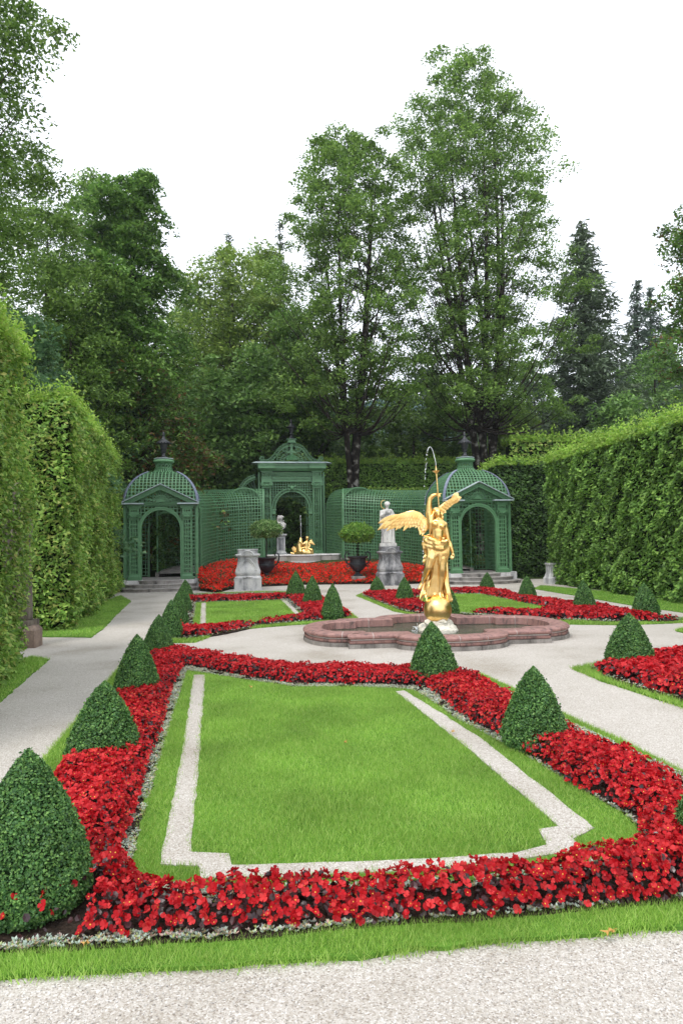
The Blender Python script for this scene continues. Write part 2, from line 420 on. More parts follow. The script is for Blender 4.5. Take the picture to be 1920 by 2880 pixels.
# ------------------------------------------------------------------ ground, parterres
def hz(y): 
    t = min(1.0, max(0.0, (y - 34.0) / 4.0)); return 1.0 * t * t * (3 - 2 * t)
g = sheet('gravel_path', [(-230, -40), (230, -40), (230, 358), (-230, 358)], 0.0, M['gravel'], step=1000, jit=0)
gv = []; gf = []
xs = np.concatenate([np.linspace(-120, -30, 10), np.linspace(-25, 25, 26), np.linspace(30, 120, 10)]); ys = np.concatenate([np.linspace(34.0, 40, 13), np.linspace(44, 260, 28)])
for j, y in enumerate(ys):
    for i, x in enumerate(xs):
        gv.append((x, y, hz(y) + 0.004 + (0.12 * math.sin(x * .7) * math.cos(y * .5) if y > 44 else 0)))
for j in range(len(ys) - 1):
    for i in range(len(xs) - 1):
        a = j * len(xs) + i; gf.append((a, a + 1, a + 1 + len(xs), a + len(xs)))
tag(link('woodland_ground', np_mesh('woodland_ground', gv, gf, True), M['woodland']), kind='structure')

def blades(name, pts, h, w, z, mat, parent=None, lean=1.1, label=None, cat='grass'):
    n = len(pts); a = rng.random(n) * 2 * math.pi; pts = pts + rng.normal(size=pts.shape) * .02; hh = h * (0.5 + rng.random(n)) * (1 + .35 * wob(pts[:, 0], pts[:, 1], .8)); ww = w * (0.7 + 0.6 * rng.random(n))
    la = rng.random(n) * 2 * math.pi; ll = lean * rng.random(n) * hh
    dx, dy = np.cos(a) * ww / 2, np.sin(a) * ww / 2
    V = np.zeros((n, 3, 3))
    V[:, 0] = np.stack([pts[:, 0] - dx, pts[:, 1] - dy, np.full(n, z)], 1)
    V[:, 1] = np.stack([pts[:, 0] + dx, pts[:, 1] + dy, np.full(n, z)], 1)
    V[:, 2] = np.stack([pts[:, 0] + np.cos(la) * ll, pts[:, 1] + np.sin(la) * ll, z + hh], 1)
    o = link(name, np_mesh(name, V.reshape(-1, 3), np.arange(n * 3).reshape(-1, 3)), mat, parent)
    return tag(o, label, cat, kind='stuff')
FLOWER = ([(0, 0, .02), (.2, -.3, .08), (.55, -.36, .2), (.72, .0, .3), (.55, .36, .2), (.2, .3, .08),
           (-.2, -.3, .06), (-.52, -.38, .18), (-.68, 0, .22), (-.52, .38, .18), (-.2, .3, .06),
           (.16, .18, .1), (.3, .46, .3), (0, .6, .38), (-.3, .46, .3), (-.16, .18, .1),
           (.16, -.18, .1), (.3, -.46, .3), (0, -.6, .38), (-.3, -.46, .3), (-.16, -.18, .1)],
          [(0, 1, 2, 3), (0, 3, 4, 5), (0, 6, 7, 8), (0, 8, 9, 10), (0, 11, 12, 13), (0, 13, 14, 15), (0, 16, 17, 18), (0, 18, 19, 20)])
FLOWER_S = ([(0, 0, 0), (.5, -.35, .12), (.62, .1, .2), (.3, .5, .12), (-.2, .55, .2), (-.6, .15, .12), (-.4, -.4, .2), (.05, -.6, .14)], [(0, 1, 2, 3), (0, 3, 4, 5), (0, 5, 6, 7)])
BUTTON = ([(-.09, -.08, .12), (.09, -.08, .12), (.08, .09, .15), (-.08, .09, .15)], [(0, 1, 2, 3)])
BLEAF = ([(-.5, 0, 0), (-.2, .42, .12), (.3, .4, .1), (.55, 0, 0), (.3, -.4, .1), (-.2, -.42, .12), (0, 0, -.06)],
         [(6, 0, 1, 2), (6, 2, 3, 4), (6, 4, 5, 0)])
def join_np(name, parts, smooth=False):
    """parts = [(V, F, material index)] of quads"""
    Vs, Fs, mi, b = [], [], [], 0
    for V, F, m in parts:
        Vs.append(V); Fs.append(F + b); mi.append(np.full(len(F), m)); b += len(V)
    return np_mesh(name, np.concatenate(Vs), np.concatenate(Fs), smooth, np.concatenate(mi))
cones_xy = []     # filled first: (x, y, r) so that flowers keep clear of the trunks
CONES = [  # px centre, apex y, front foot y, width px, label
 (77, 2104, 2633, 344, 'largest clipped box cone, at the near corner of the front flower border'),
 (291, 1912, 2148, 200, 'broad clipped box cone on the path border, second from the near corner'),
 (385, 1782, 1954, 124, 'clipped box cone on the path border, third from the near corner'),
 (444, 1727.5, 1842, 88, 'clipped box cone at the far end of the front lawn border beside the side path'),
 (479, 1686, 1788, 68, 'clipped box cone at the near corner of the far lawn beside the side path'),
 (502, 1664, 1753, 57, 'bright green clipped box cone, second along the far lawn border by the side path'),
 (514, 1643, 1715, 51, 'clipped box cone, third along the far lawn border, before the steps of the pavilion'),
 (524, 1629, 1682, 42, 'smallest clipped box cone, last in the row before the pavilion steps'),
 (832, 1605, 1679, 55, 'clipped box cone in front of the red bank, nearest to the half hidden black urn'),
 (879, 1618, 1700, 55, 'middle clipped box cone of three on the inner corner of the far lawn'),
 (934, 1641, 1736, 62, 'clipped box cone nearest the fountain on the inner corner of the far lawn'),
 (1061, 1620, 1668, 46, 'small clipped box cone in front of the statue pedestal'),
 (1138, 1622, 1693, 53, 'clipped box cone between the golden angel and the statue pedestal'),
 (1262, 1645, 1726, 58, 'clipped box cone almost hidden behind the golden globe'),
 (1368, 1609, 1656, 42, 'small clipped box cone right before the steps of the farther domed pavilion'),
 (1482, 1618, 1680, 50, 'clipped box cone beside the farther pavilion steps, near the hedge pedestal'),
 (1643, 1631, 1714, 62, 'narrow clipped box cone in the far flower border against the tall clipped hedge'),
 (1815, 1639, 1729, 74, 'clipped box cone at the pointed end of the far flower border by the tall hedge'),
 (1768, 1722, 1872, 132, 'tall clipped box cone at the tip of the small red bed beyond the path'),
 (1221, 1747, 1915, 136, 'clipped box cone right in front of the fountain basin'),
 (1501, 1872, 2102, 182, 'big clipped box cone midway along the diagonal flower border, right of the front lawn'),
 (2062, 2080, 2440, 308, 'clipped box cone cut off by the frame beyond the near end of the diagonal border'),
]
cone_geo = []
for (cx, ya, yb, w, lab) in CONES:
    zb = .02 if w == 344 else .10
    p = G(cx, yb, zb); d = p.y; r = w / 2 * d / FOC
    r = w / 2 * (d + r * .8) / FOC; y = d + r * .85
    q = P(cx, ya, y); base = P(cx, yb, y)
    cone_geo.append((q.x * .3 + base.x * .7, y, r, q.z, lab)); cones_xy.append((base.x, y, r))
def clear_cones(p, k=0.8):
    m = ~((p[:, 0] < -1.34) & (p[:, 1] < cones_xy[0][1] + .05) & (rng.random(len(p)) < .9))
    for x, y, r in cones_xy: m &= np.hypot(p[:, 0] - x, p[:, 1] - y) > r * k
    return p[m]
def begonias(name, label, FO, FI, H, dens, size, detail=True):
    A = area(FO) - (area(FI) if FI is not None else 0)
    holes = [FI] if FI is not None else []
    def cap(p):
        d, q = pdist(p, FO)
        if FI is not None:
            d2, q2 = pdist(p, FI); m = d2 < d; d = np.where(m, d2, d); q[m] = q2[m]
        c = H * np.minimum(1, .42 + d / .13) * (1 + .24 * wob(p[:, 0], p[:, 1], 2.6))
        return c, d, p - q
    n = int(A * dens)
    p = clear_cones(sample(FO, int(n * 1.3), holes)); c, d, inw = cap(p)
    z = c * rng.random(len(p)) ** 0.8
    out = -unit(inw) * np.clip(1 - d / .16, 0, 1)[:, None]
    nr = np.stack([out[:, 0] * .9, out[:, 1] * .9, np.full(len(p), .75)], 1) + rng.normal(size=(len(p), 3)) * .55
    Vl, Fl = scatter(*(BLEAF if detail else LEAF_W), np.stack([p[:, 0] + out[:, 0] * .02, p[:, 1] + out[:, 1] * .02, .03 + z * 1.03], 1), nr, size * (.95 if detail else 1.3) * (.7 + .6 * rng.random(len(p))))
    p2 = clear_cones(sample(FO, int(n * 1.5), holes)); c, d, inw = cap(p2)
    low = rng.random(len(p2)) ** 2.4
    z = c * (1.06 - .7 * low * np.clip(1.1 - d / .2, 0, 1)) + rng.normal(size=len(p2)) * .008
    out = -unit(inw) * np.clip(1 - d / .16, 0, 1)[:, None]
    nr = np.stack([out[:, 0] * 1.1, out[:, 1] * 1.1 - .25, np.full(len(p2), .8)], 1) + rng.normal(size=(len(p2), 3)) * .55
    pos = np.stack([p2[:, 0] + out[:, 0] * .045, p2[:, 1] + out[:, 1] * .045, z + .03], 1)
    sz = size * (.55 + .6 * rng.random(len(p2)))
    u, v, nn = basis(nr)
    nf = detail & (pos[:, 1] < 6.0) if detail else np.zeros(len(pos), bool)
    parts = [(Vl, Fl, 0)]
    if nf.any(): Vf, Ff = scatter(*FLOWER, pos[nf], nn[nf], sz[nf], u[nf]); parts.append((Vf, Ff, 1))
    Vf, Ff = scatter(*FLOWER_S, pos[~nf], nn[~nf], sz[~nf], u[~nf]); parts.append((Vf, Ff, 1))
    if detail:
        k = (rng.random(len(pos)) < .3) & (pos[:, 1] < 9)
        Vs, Fs = scatter(*BUTTON, pos[k], nn[k], sz[k], u[k]); parts.append((Vs, Fs, 2))
    o = link(name, join_np(name, parts), [M['begonia_leaf'], M['petal'], M['stamen']])
    return tag(o, label, 'flower bed', 'red begonia borders', 'stuff')
def rosettes(name, pts, size, z):
    parts = []
    n = len(pts); pos0 = np.stack([pts[:, 0], pts[:, 1], np.full(n, z)], 1)
    for k in range(5):
        a = k * 2.4 + rng.random(n); el = .35 + .16 * k
        dirs = np.stack([np.cos(a) * math.cos(el), np.sin(a) * math.cos(el), np.full(n, math.sin(el))], 1)
        nr = np.stack([-np.cos(a) * math.sin(el), -np.sin(a) * math.sin(el), np.full(n, math.cos(el))], 1)
        s = size * (.5 + .8 * rng.random(n)) * (1 - .06 * k)
        zz = (rng.random(n) * size * .9)[:, None] * np.array([0, 0, 1]) if k == 0 else zz
        V, F = scatter([(0, 0, 0), (.5, .3, .1), (.95, 0, .12), (.5, -.3, .1)], [(0, 1, 2, 3)], pos0 + zz, nr, s, dirs)
        parts.append((V, F, 0))
    return join_np(name, parts)
zt = .14
def parterre(nm, GO, SO, FO, FI, IG, strips, H, dens, size, detail, blade_d, where):
    sheet('grass_border', GO, .02, M['turf'], .02)
    sheet('bed_soil', SO, .028, M['soil'], .02)
    begonias('begonia_bed', nm, FO, FI, H, dens, size, detail)
    k = np.concatenate([sample(SO, int(area(SO) * blade_d[1]), [FO]), sample(FI, int(area(FI) * blade_d[1]), [IG]) if FI is not None else np.zeros((0, 2))])
    k = k[wob(k[:, 0], k[:, 1], 3.0) + .25 * rng.normal(size=len(k)) > -.22]
    me = rosettes('sedum_edging', k, blade_d[2], .03)
    tag(link('sedum_edging', me, M['sedum']), 'pale green stonecrop edging ' + where, 'edging plants', 'stonecrop edgings', 'stuff')
    if IG is not None:
        sheet('inner_lawn', IG, .04, M['turf'], .03)
        for i_, s in enumerate(strips): sheet('gravel_strip', s, .046 + .002 * i_, M['gravel'], .01, jit=.005)
        p = sample(IG, int(area(IG) * blade_d[0]), strips)
        p = p[rng.random(len(p)) < 6.5 / p[:, 1]] if detail and IG is not None else p
        blades('lawn_grass', p, blade_d[3], blade_d[4], .038, M['blade'], label='mown green grass of the lawn ' + where)
    p = sample(GO, int((area(GO) - area(SO)) * blade_d[0] * 2.4), [SO])
    p = p[rng.random(len(p)) < 4.5 / p[:, 1]] if detail else p
    L_ = np.linalg.norm(GO - np.roll(GO, 1, 0), axis=1); ne = int(L_.sum() * blade_d[0] * .035)
    ei = rng.choice(len(GO), ne, p=L_ / L_.sum()); et = rng.random((ne, 1)); p = np.concatenate([p, np.roll(GO, 1, 0)[ei] * (1 - et) + GO[ei] * et + rng.normal(size=(ne, 2)) * .014])
    blades('border_grass', p, blade_d[3] * 1.35, blade_d[4] * 1.1, .004, M['blade'], label='narrow grass edging ' + where)

back = [(1327, 1894, zt), (1290, 1885, zt), (1131, 1875, zt), (1000, 1874, zt), (829, 1871, zt), (638, 1846, zt), (491, 1820, zt)]
GOn = np.concatenate([poly([(-399, 2785), (0, 2754), (638, 2722), (1000, 2697), (1327, 2662), (1920, 2610), (2675, 2553), (1920, 2176), (1744, 2088), (1578, 2010), (1444, 1940), (1340, 1894)]),
                      poly(back) + np.array([0, .2]), poly([(425, 1818), (391, 1815), (322, 1900), (105, 2168)])])
SOn = np.concatenate([poly([(-215, 2708), (0, 2696), (319, 2679), (638, 2659), (1000, 2621), (1330, 2600), (1920, 2546), (2520, 2494), (1920, 2190), (1744, 2108), (1578, 2030), (1444, 1962), (1340, 1914)]),
                      poly(back) + np.array([0, .09]), poly([(440, 1832), (395, 1853), (310, 1962), (180, 2155), (130, 2230)])])
FOn = poly([(-150, 2680), (0, 2676), (210, 2655), (640, 2640), (960, 2612), (1330, 2592), (1920, 2540), (2440, 2492), (2300, 2405, zt), (1920, 2198, zt), (1774, 2122, zt), (1695, 2090, zt), (1591, 2037, zt), (1438, 1951, zt)] + back + [(452, 1834), (430, 1852), (332, 1965), (200, 2155), (155, 2235), (0, 2440)])
FIn = poly([(319, 2423), (357, 2321), (402, 2174), (440, 2085), (472, 1957), (512, 1880), (542, 1881), (638, 1900), (733, 1919), (829, 1932), (1000, 1932), (1144, 1937), (1205, 1940), (1266, 1992), (1340, 2047), (1413, 2084), (1468, 2126), (1548, 2169), (1603, 2218), (1695, 2261), (1784, 2312), (1822, 2350), (1832, 2398),
            (1695, 2392, zt), (1500, 2428, zt), (1389, 2441, zt), (1205, 2453, zt), (1000, 2463, zt), (701, 2478, zt), (510, 2492, zt), (375, 2462, zt)])
IGn = poly([(368, 2450), (415, 2270), (459, 2110), (497, 1983), (526, 1893), (548, 1896), (733, 1926), (829, 1940), (1000, 1941), (1107, 1945), (1162, 1950), (1205, 1975), (1278, 2029), (1389, 2090), (1499, 2151), (1633, 2237), (1764, 2312), (1792, 2345), (1796, 2392), (1720, 2432), (1389, 2486), (1000, 2503), (560, 2520), (400, 2490)])
STn = [poly([(453, 2441), (510, 2142), (545, 1906), (577, 1906), (561, 2142), (536, 2417)]),
       poly([(453, 2440), (536, 2416), (644, 2422), (648, 2455), (960, 2445), (1266, 2433), (1450, 2420), (1535, 2396), (1514, 2353), (1575, 2344), (1670, 2347), (1609, 2378), (1633, 2408), (1400, 2450), (1200, 2467), (1000, 2477), (800, 2487), (564, 2492), (558, 2458), (453, 2452)]),
       poly([(1113, 1955), (1137, 1952), (1352, 2090), (1670, 2348), (1574, 2345), (1303, 2108)])]
parterre('deep red begonia border framing the big front lawn', GOn, SOn, FOn, FIn, IGn, STn, .165, 1080, .0365, True, (12500, 420, .023, .028, .005), 'of the front parterre')
GOl = poly([(491, 1809), (548, 1808), (606, 1786), (702, 1769), (829, 1758), (925, 1753), (1003, 1741), (969, 1715), (900, 1680), (870, 1668), (820, 1664), (560, 1670), (500, 1678), (478, 1740), (450, 1800)])
SOl = poly([(488, 1802), (548, 1799), (640, 1784), (721, 1765), (855, 1752), (925, 1746), (990, 1737), (955, 1712), (892, 1680), (862, 1671), (818, 1667), (540, 1673), (503, 1682), (484, 1740), (460, 1795)])
FOl = poly([(488, 1799), (548, 1796), (638, 1782), (721, 1762), (855, 1750), (925, 1744), (985, 1737), (945, 1709), (890, 1682), (860, 1673), (818, 1671, zt), (536, 1678, zt), (508, 1688), (490, 1740), (467, 1790)])
FIl = poly([(531, 1695), (513, 1750), (508, 1782), (548, 1762, zt), (638, 1755, zt), (791, 1735, zt), (861, 1729, zt), (870, 1734), (818, 1688), (700, 1693), (555, 1696)])
IGl = poly([(552, 1698), (700, 1695), (788, 1691), (860, 1736), (790, 1748), (640, 1766), (542, 1777)])
STl = [poly([(566, 1699), (580, 1699), (580, 1764), (562, 1768)]), poly([(791, 1692), (805, 1692), (848, 1735), (833, 1735)])]
parterre('red begonia border around the far lawn next to the side path', GOl, SOl, FOl, FIl, IGl, STl, .15, 300, .07, False, (2000, 45, .04, .035, .014), 'of the far parterre by the side path')
GOr = poly([(1003, 1677), (1039, 1691), (1110, 1721), (1200, 1736), (1266, 1738), (1548, 1756), (1756, 1759), (1930, 1752), (1960, 1744), (1860, 1733), (1774, 1722), (1695, 1709), (1572, 1693), (1468, 1678), (1405, 1661), (1346, 1656), (1279, 1659), (1195, 1663), (1110, 1666), (1020, 1669)])
SOr = poly([(1015, 1676), (1077, 1701), (1136, 1723), (1200, 1731), (1266, 1731), (1548, 1748), (1725, 1753), (1885, 1751), (1925, 1745), (1850, 1736), (1774, 1727), (1695, 1713), (1572, 1697), (1468, 1682), (1405, 1664), (1346, 1660), (1279, 1663), (1195, 1667), (1110, 1670), (1022, 1672)])
FOr = poly([(1022, 1675), (1110, 1662, zt), (1195, 1660, zt), (1279, 1656, zt), (1352, 1654, zt), (1425, 1661, zt), (1468, 1675, zt), (1572, 1689, zt), (1695, 1701, zt), (1774, 1719, zt), (1860, 1732, zt), (1909, 1744), (1878, 1750), (1725, 1750), (1548, 1744), (1266, 1727), (1200, 1728), (1136, 1719), (1077, 1698)])
FIr = poly([(1150, 1685), (1178, 1678), (1266, 1672), (1352, 1673), (1425, 1688), (1462, 1697), (1541, 1712), (1570, 1720), (1511, 1717, zt), (1389, 1714, zt), (1278, 1716, zt), (1225, 1712, zt)])
cR = FIr.mean(0); IGr = cR + (FIr - cR) * np.array([.955, .94])
parterre('red begonia border around the far lawn behind the golden angel', GOr, SOr, FOr, FIr, IGr, [], .15, 300, .07, False, (1800, 45, .04, .035, .014), 'of the far parterre behind the angel')
GOk = poly([(1609, 1882), (1695, 1918), (1920, 1992), (2300, 2130), (2500, 1900), (1940, 1828), (1829, 1845), (1676, 1868)])
SOk = poly([(1660, 1882), (1695, 1908), (1787, 1940), (1920, 1980), (2270, 2100), (2470, 1900), (1940, 1834), (1829, 1850), (1690, 1868)])
FOk = poly([(1673, 1882), (1695, 1900), (1787, 1931), (1866, 1958), (1920, 1972), (2250, 2080), (2450, 1900), (1920, 1826, zt), (1829, 1836, zt), (1700, 1864, zt)])
parterre('red begonia bed cut off by the frame edge beyond the diagonal path', GOk, SOk, FOk, None, None, [], .17, 350, .068, True, (4500, 110, .03, .04, .008), 'of the small bed beyond the diagonal path')

for nm, pl in (('lawn_patch', poly([(1895, 1775), (1960, 1758), (2200, 1770), (2000, 1800)])),
               ('hedge_verge', poly([(1500, 1657), (1520, 1647), (1700, 1664), (1920, 1694), (2400, 1750), (2400, 1800), (1920, 1724), (1784, 1705), (1617, 1676)])),
               ('hedge_verge', poly([(117, 1792), (257, 1794), (290, 1770), (330, 1728), (369, 1692), (340, 1676), (300, 1690), (180, 1750), (100, 1770)])),
               ('hedge_verge', poly([(-300, 2200), (0, 1978), (60, 1925), (139, 1857), (90, 1849), (0, 1880), (-400, 2000)]))):
    sheet(nm, pl, .02, M['turf'], .02)
    blades('verge_grass', sample(pl, int(min(16000, area(pl) * 2600))), .035, .011, .018, M['blade'],
           label='grass verge ' + ('at the frame edge beside the path crossing' if nm == 'lawn_patch' else 'below the clipped hedge' ))
labs = ['small grass corner at the frame edge by the path crossing', 'long grass verge at the foot of the shaded clipped hedge', 'grass verge at the foot of the farther sunlit hedge by the side path', 'grass verge under the nearest tall hedge at the frame edge']
vg = [o for o in bpy.data.objects if o.name.startswith('verge_grass')]
for o, lb in zip(vg, labs): o['label'] = lb; o['group'] = 'grass verges'

# loose pebbles on the near gravel
pp = poly([(-200, 3000), (2200, 3000), (2200, 2600), (1920, 2614), (1000, 2700), (0, 2758), (-300, 2780)])
q = np.concatenate([sample(pp, 5000), sample(STn[1], 400), sample(STn[0], 300), sample(STn[2], 300)])
zq = np.full(len(q), .003); zq[5000:] = .048
OCT = ([(.5, 0, 0), (0, .5, 0), (-.5, 0, 0), (0, -.5, 0), (0, 0, .3), (0, 0, -.3)], [(0, 1, 4), (1, 2, 4), (2, 3, 4), (3, 0, 4), (1, 0, 5), (2, 1, 5), (3, 2, 5), (0, 3, 5)])
V, F = scatter(*OCT, np.stack([q[:, 0], q[:, 1], zq], 1), np.array([[0, 0, 1.]]) + rng.normal(size=(len(q), 3)) * .25, .004 + .006 * rng.random(len(q)) ** 2)
tag(link('pebbles', np_mesh('pebbles', V, F, True), M['pebble']), 'loose pale pebbles on the gravel in front', 'gravel', kind='stuff')
# fallen leaves
def fallen(px, py, s, lab, z=.03):
    p = G(px, py, z); mb = MB(); pts = []
    for k in range(11):
        a = k / 11 * 2 * math.pi; r = s * (1 if k % 2 == 0 else .5) * (1.0 if k else 1.3)
        pts.append((r * math.cos(a), r * math.sin(a), .012 * math.cos(3 * a) + .008))
    top = [(0, 0, .012)] + pts; n = 11
    mb.add(top, [(0, 1 + k, 1 + (k + 1) % n) for k in range(n)]); mb.tube([(0, 0, .01), (-s * 1.2, s * .5, .02)], .0015, 4)
    o = mb.build('fallen_leaf', M['fallen']); o.location = p; o.rotation_euler = (.2, .25, px)
    tag(o, lab, 'leaf', 'fallen leaves')
fallen(1712, 2624, .034, 'yellowish fallen maple leaf lying on the grass edge in front', .05)
fallen(242, 2656, .02, 'small orange fallen leaf among the stonecrop by the near corner', .05)
fallen(704, 1932, .022, 'brown fallen leaf at the far edge of the front lawn', .07)
fallen(1274, 2058, .02, 'reddish fallen leaf on the grass beside the diagonal gravel strip', .07)
fallen(972, 2088, .018, 'pale brown fallen leaf in the middle of the front lawn', .07)

# the red bank at the back
Bp = [G(*p) for p in [(562, 1662), (613, 1668), (645, 1658), (742, 1650), (850, 1645), (1022, 1643), (1136, 1643), (1205, 1641)]]
Tp = [P(556, 1606, 31.6), P(616, 1586, 35.2), P(662, 1578, 37.0), P(742, 1577, 37.6), P(800, 1590, 36.9), P(850, 1592, 36.7), P(905, 1592, 36.8), P(960, 1588, 37.0), P(1062, 1582, 38.2), P(1136, 1590, 37.0), P(1213, 1602, 33.6)]
def along(pts, t):
    k = [p.x / p.y for p in pts]; v = k[0] + (k[-1] - k[0]) * t
    for i in range(len(pts) - 1):
        if v <= k[i + 1] + 1e-9:
            return pts[i].lerp(pts[i + 1], max(0, min(1, (v - k[i]) / (k[i + 1] - k[i]))))
    return pts[-1].copy()
def bankp(s, t):
    a, b = along(Bp, s), along(Tp, s); p = a.lerp(b, t)
    p.z = a.z + (b.z - a.z) * t + .12 * math.sin(math.pi * min(1, t * 1.05)) * .9 + .03
    return p
bv, bf = [], []; NS, NT = 60, 14
for i in range(NS + 1):
    for j in range(NT + 1): bv.append(tuple(bankp(i / NS, j / NT)))
for i in range(NS):
    for j in range(NT):
        a = i * (NT + 1) + j; bf.append((a, a + NT + 1, a + NT + 2, a + 1))
for i in range(NS + 1): bv.append((bv[i * (NT + 1)][0], bv[i * (NT + 1)][1], -.05))
for i in range(NS): bf.append(((NS + 1) * (NT + 1) + i, (NS + 1) * (NT + 1) + i + 1, (i + 1) * (NT + 1), i * (NT + 1)))
tag(link('flower_bank_soil', np_mesh('flower_bank_soil', bv, bf, True), M['soil']), kind='structure')
n = 32000
st = rng.random((n, 2)); grid = np.array(bv[:(NS + 1) * (NT + 1)]).reshape(NS + 1, NT + 1, 3)
def bil(st):
    u = st[:, 0] * NS * .9999; v = st[:, 1] * NT * .9999; i = u.astype(int); j = v.astype(int); fu = (u - i)[:, None]; fv = (v - j)[:, None]
    return grid[i, j] * (1 - fu) * (1 - fv) + grid[i + 1, j] * fu * (1 - fv) + grid[i, j + 1] * (1 - fu) * fv + grid[i + 1, j + 1] * fu * fv
pos = bil(st); patch = wob(pos[:, 0], pos[:, 1], 1.1, 2)
keep = rng.random(n) < np.clip(.74 - .5 * np.clip(patch * 1.4, -.2, 1), 0.15, 1)
fp = pos[keep] + np.array([0, 0, .10]) + rng.normal(size=(keep.sum(), 3)) * .025
V1, F1 = scatter([(-.5, -.35, 0), (.1, -.55, .15), (.55, .2, 0), (-.25, .5, .15)], [(0, 1, 2, 3)], fp, np.array([[0, -.35, 1.]]) + rng.normal(size=(len(fp), 3)) * .45, .075 * (.7 + .5 * rng.random(len(fp))))
lp = bil(rng.random((15000, 2))) + np.array([0, 0, .085]) + rng.normal(size=(15000, 3)) * .03
V2, F2 = scatter(*LEAF_W, lp, np.array([[0, -.35, 1.]]) + rng.normal(size=(len(lp), 3)) * .6, .1 * (.7 + .5 * rng.random(len(lp))))
tag(link('impatiens_bank', join_np('impatiens_bank', [(V1, F1, 0), (V2, F2, 1)]), [M['bank_petal'], M['bank_leaf']]),
    'bright scarlet flowers covering the rising bank below the portal basin', 'flower bed', kind='stuff')

# ------------------------------------------------------------------ clipped box cones
def cone_r(t): return np.where(t < .16, .78 + .22 * np.sin(t / .16 * math.pi / 2), (1 - np.clip((t - .16) / .84, 0, 1) ** 1.35) ** .8 * .955 + .045 * np.sqrt(np.clip(1 - t, 0, 1) * 4).clip(0, 1)) * .385
def box_mesh(name, n, ls, seed):
    r0 = np.random.default_rng(seed)
    t = r0.random(int(n * 2.4)); t = t[r0.random(len(t)) < (cone_r(t) + .05) / .43][:n]; a = r0.random(len(t)) * 2 * math.pi
    bump = .034 * (np.sin(a * 7 + t * 25 + seed) * np.cos(t * 31 - a * 3) + .7 * np.sin(a * 13 - t * 47))
    rr = cone_r(t) * (1 + bump) - np.abs(r0.normal(size=len(t))) * .017 + (r0.random(len(t)) < .06) * r0.random(len(t)) * .028
    pos = np.stack([rr * np.cos(a), rr * np.sin(a), t * .97 + .015 + r0.normal(size=len(t)) * .006], 1)
    nr = np.stack([np.cos(a) * .75, np.sin(a) * .75, np.full(len(t), .45)], 1) + r0.normal(size=(len(t), 3)) * .75
    V, F = scatter(*BOXL, pos, nr, ls * (.65 + .7 * r0.random(len(t))))
    return np_mesh(name, V, F)
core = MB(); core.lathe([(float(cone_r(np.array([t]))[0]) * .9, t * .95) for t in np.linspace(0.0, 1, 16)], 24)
stemb = MB(); stemb.tube([(0, 0, -.06), (0, 0, .1)], .05, 8)
mesh_hi = [box_mesh('box_leaves_fine', 30000, .021, 1), box_mesh('box_leaves_fine_b', 17000, .028, 2)]
mesh_lo = [box_mesh('box_leaves', 6500, .042, 3), box_mesh('box_leaves_b', 6500, .042, 4)]
for m_ in mesh_hi + mesh_lo: m_.materials.append(M['box_leaf'])
first = None; rs_c = random.Random(31)
for i, (x, y, r, h, lab) in enumerate(cone_geo):
    root = empty('box_cone', (x, y, 0), rng.random() * 6.28, lab, 'box shrub', 'clipped box cones in the flower borders')
    root.rotation_euler = (rs_c.gauss(0, .022), rs_c.gauss(0, .022), root.rotation_euler[2]); root.scale = (r / .385 * 1.0, r / .385 * 1.0, h)
    me = mesh_hi[0] if y < 5 else (mesh_hi[1] if y < 13 else mesh_lo[i % 2])
    link('foliage', me, None, root)
    if first is None:
        first = core.build('cone_shade_core', M['box_core'], root, True); st_ = stemb.build('stem', M['bark'], root)
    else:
        for s_ in (first, st_):
            c = s_.copy(); col.objects.link(c); c.parent = root
# ------------------------------------------------------------------ hedges
TREE_COLS = dict(
    maple=[(0.07, 0.135, 0.027), (0.115, 0.215, 0.038), (0.17, 0.295, 0.055), (0.27, 0.41, 0.09)],
    dark=[(0.075, 0.145, 0.034), (0.115, 0.23, 0.052), (0.175, 0.32, 0.075), (0.27, 0.43, 0.11)],
    yellow=[(0.10, 0.17, 0.03), (0.16, 0.26, 0.045), (0.23, 0.34, 0.06), (0.32, 0.42, 0.09)],
    teal=[(0.06, 0.13, 0.055), (0.10, 0.21, 0.085), (0.15, 0.29, 0.125), (0.22, 0.37, 0.18)],
    chestnut=[(0.055, 0.115, 0.022), (0.09, 0.195, 0.034), (0.14, 0.28, 0.05), (0.23, 0.37, 0.08)],
    brown=[(0.08, 0.07, 0.025), (0.13, 0.11, 0.035), (0.2, 0.11, 0.04), (0.27, 0.14, 0.05)],
    spruce=[(0.075, 0.115, 0.06), (0.11, 0.16, 0.085), (0.155, 0.215, 0.115)],
    far=[(0.08, 0.135, 0.07), (0.12, 0.19, 0.10), (0.16, 0.24, 0.13)],  # distance haze tinted into these leaf greens
    farspruce=[(0.07, 0.105, 0.075), (0.095, 0.14, 0.10), (0.125, 0.175, 0.13)])  # bluish haze of the distance put into the needle colour
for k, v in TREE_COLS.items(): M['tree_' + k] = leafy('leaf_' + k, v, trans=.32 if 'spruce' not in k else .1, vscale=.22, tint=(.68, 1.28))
LEAF_T4 = ([(-.5, .2, .03), (-.5, -.2, -.02), (.15, -.38, .05), (.55, .1, -.05)], [(0, 1, 2, 3)])
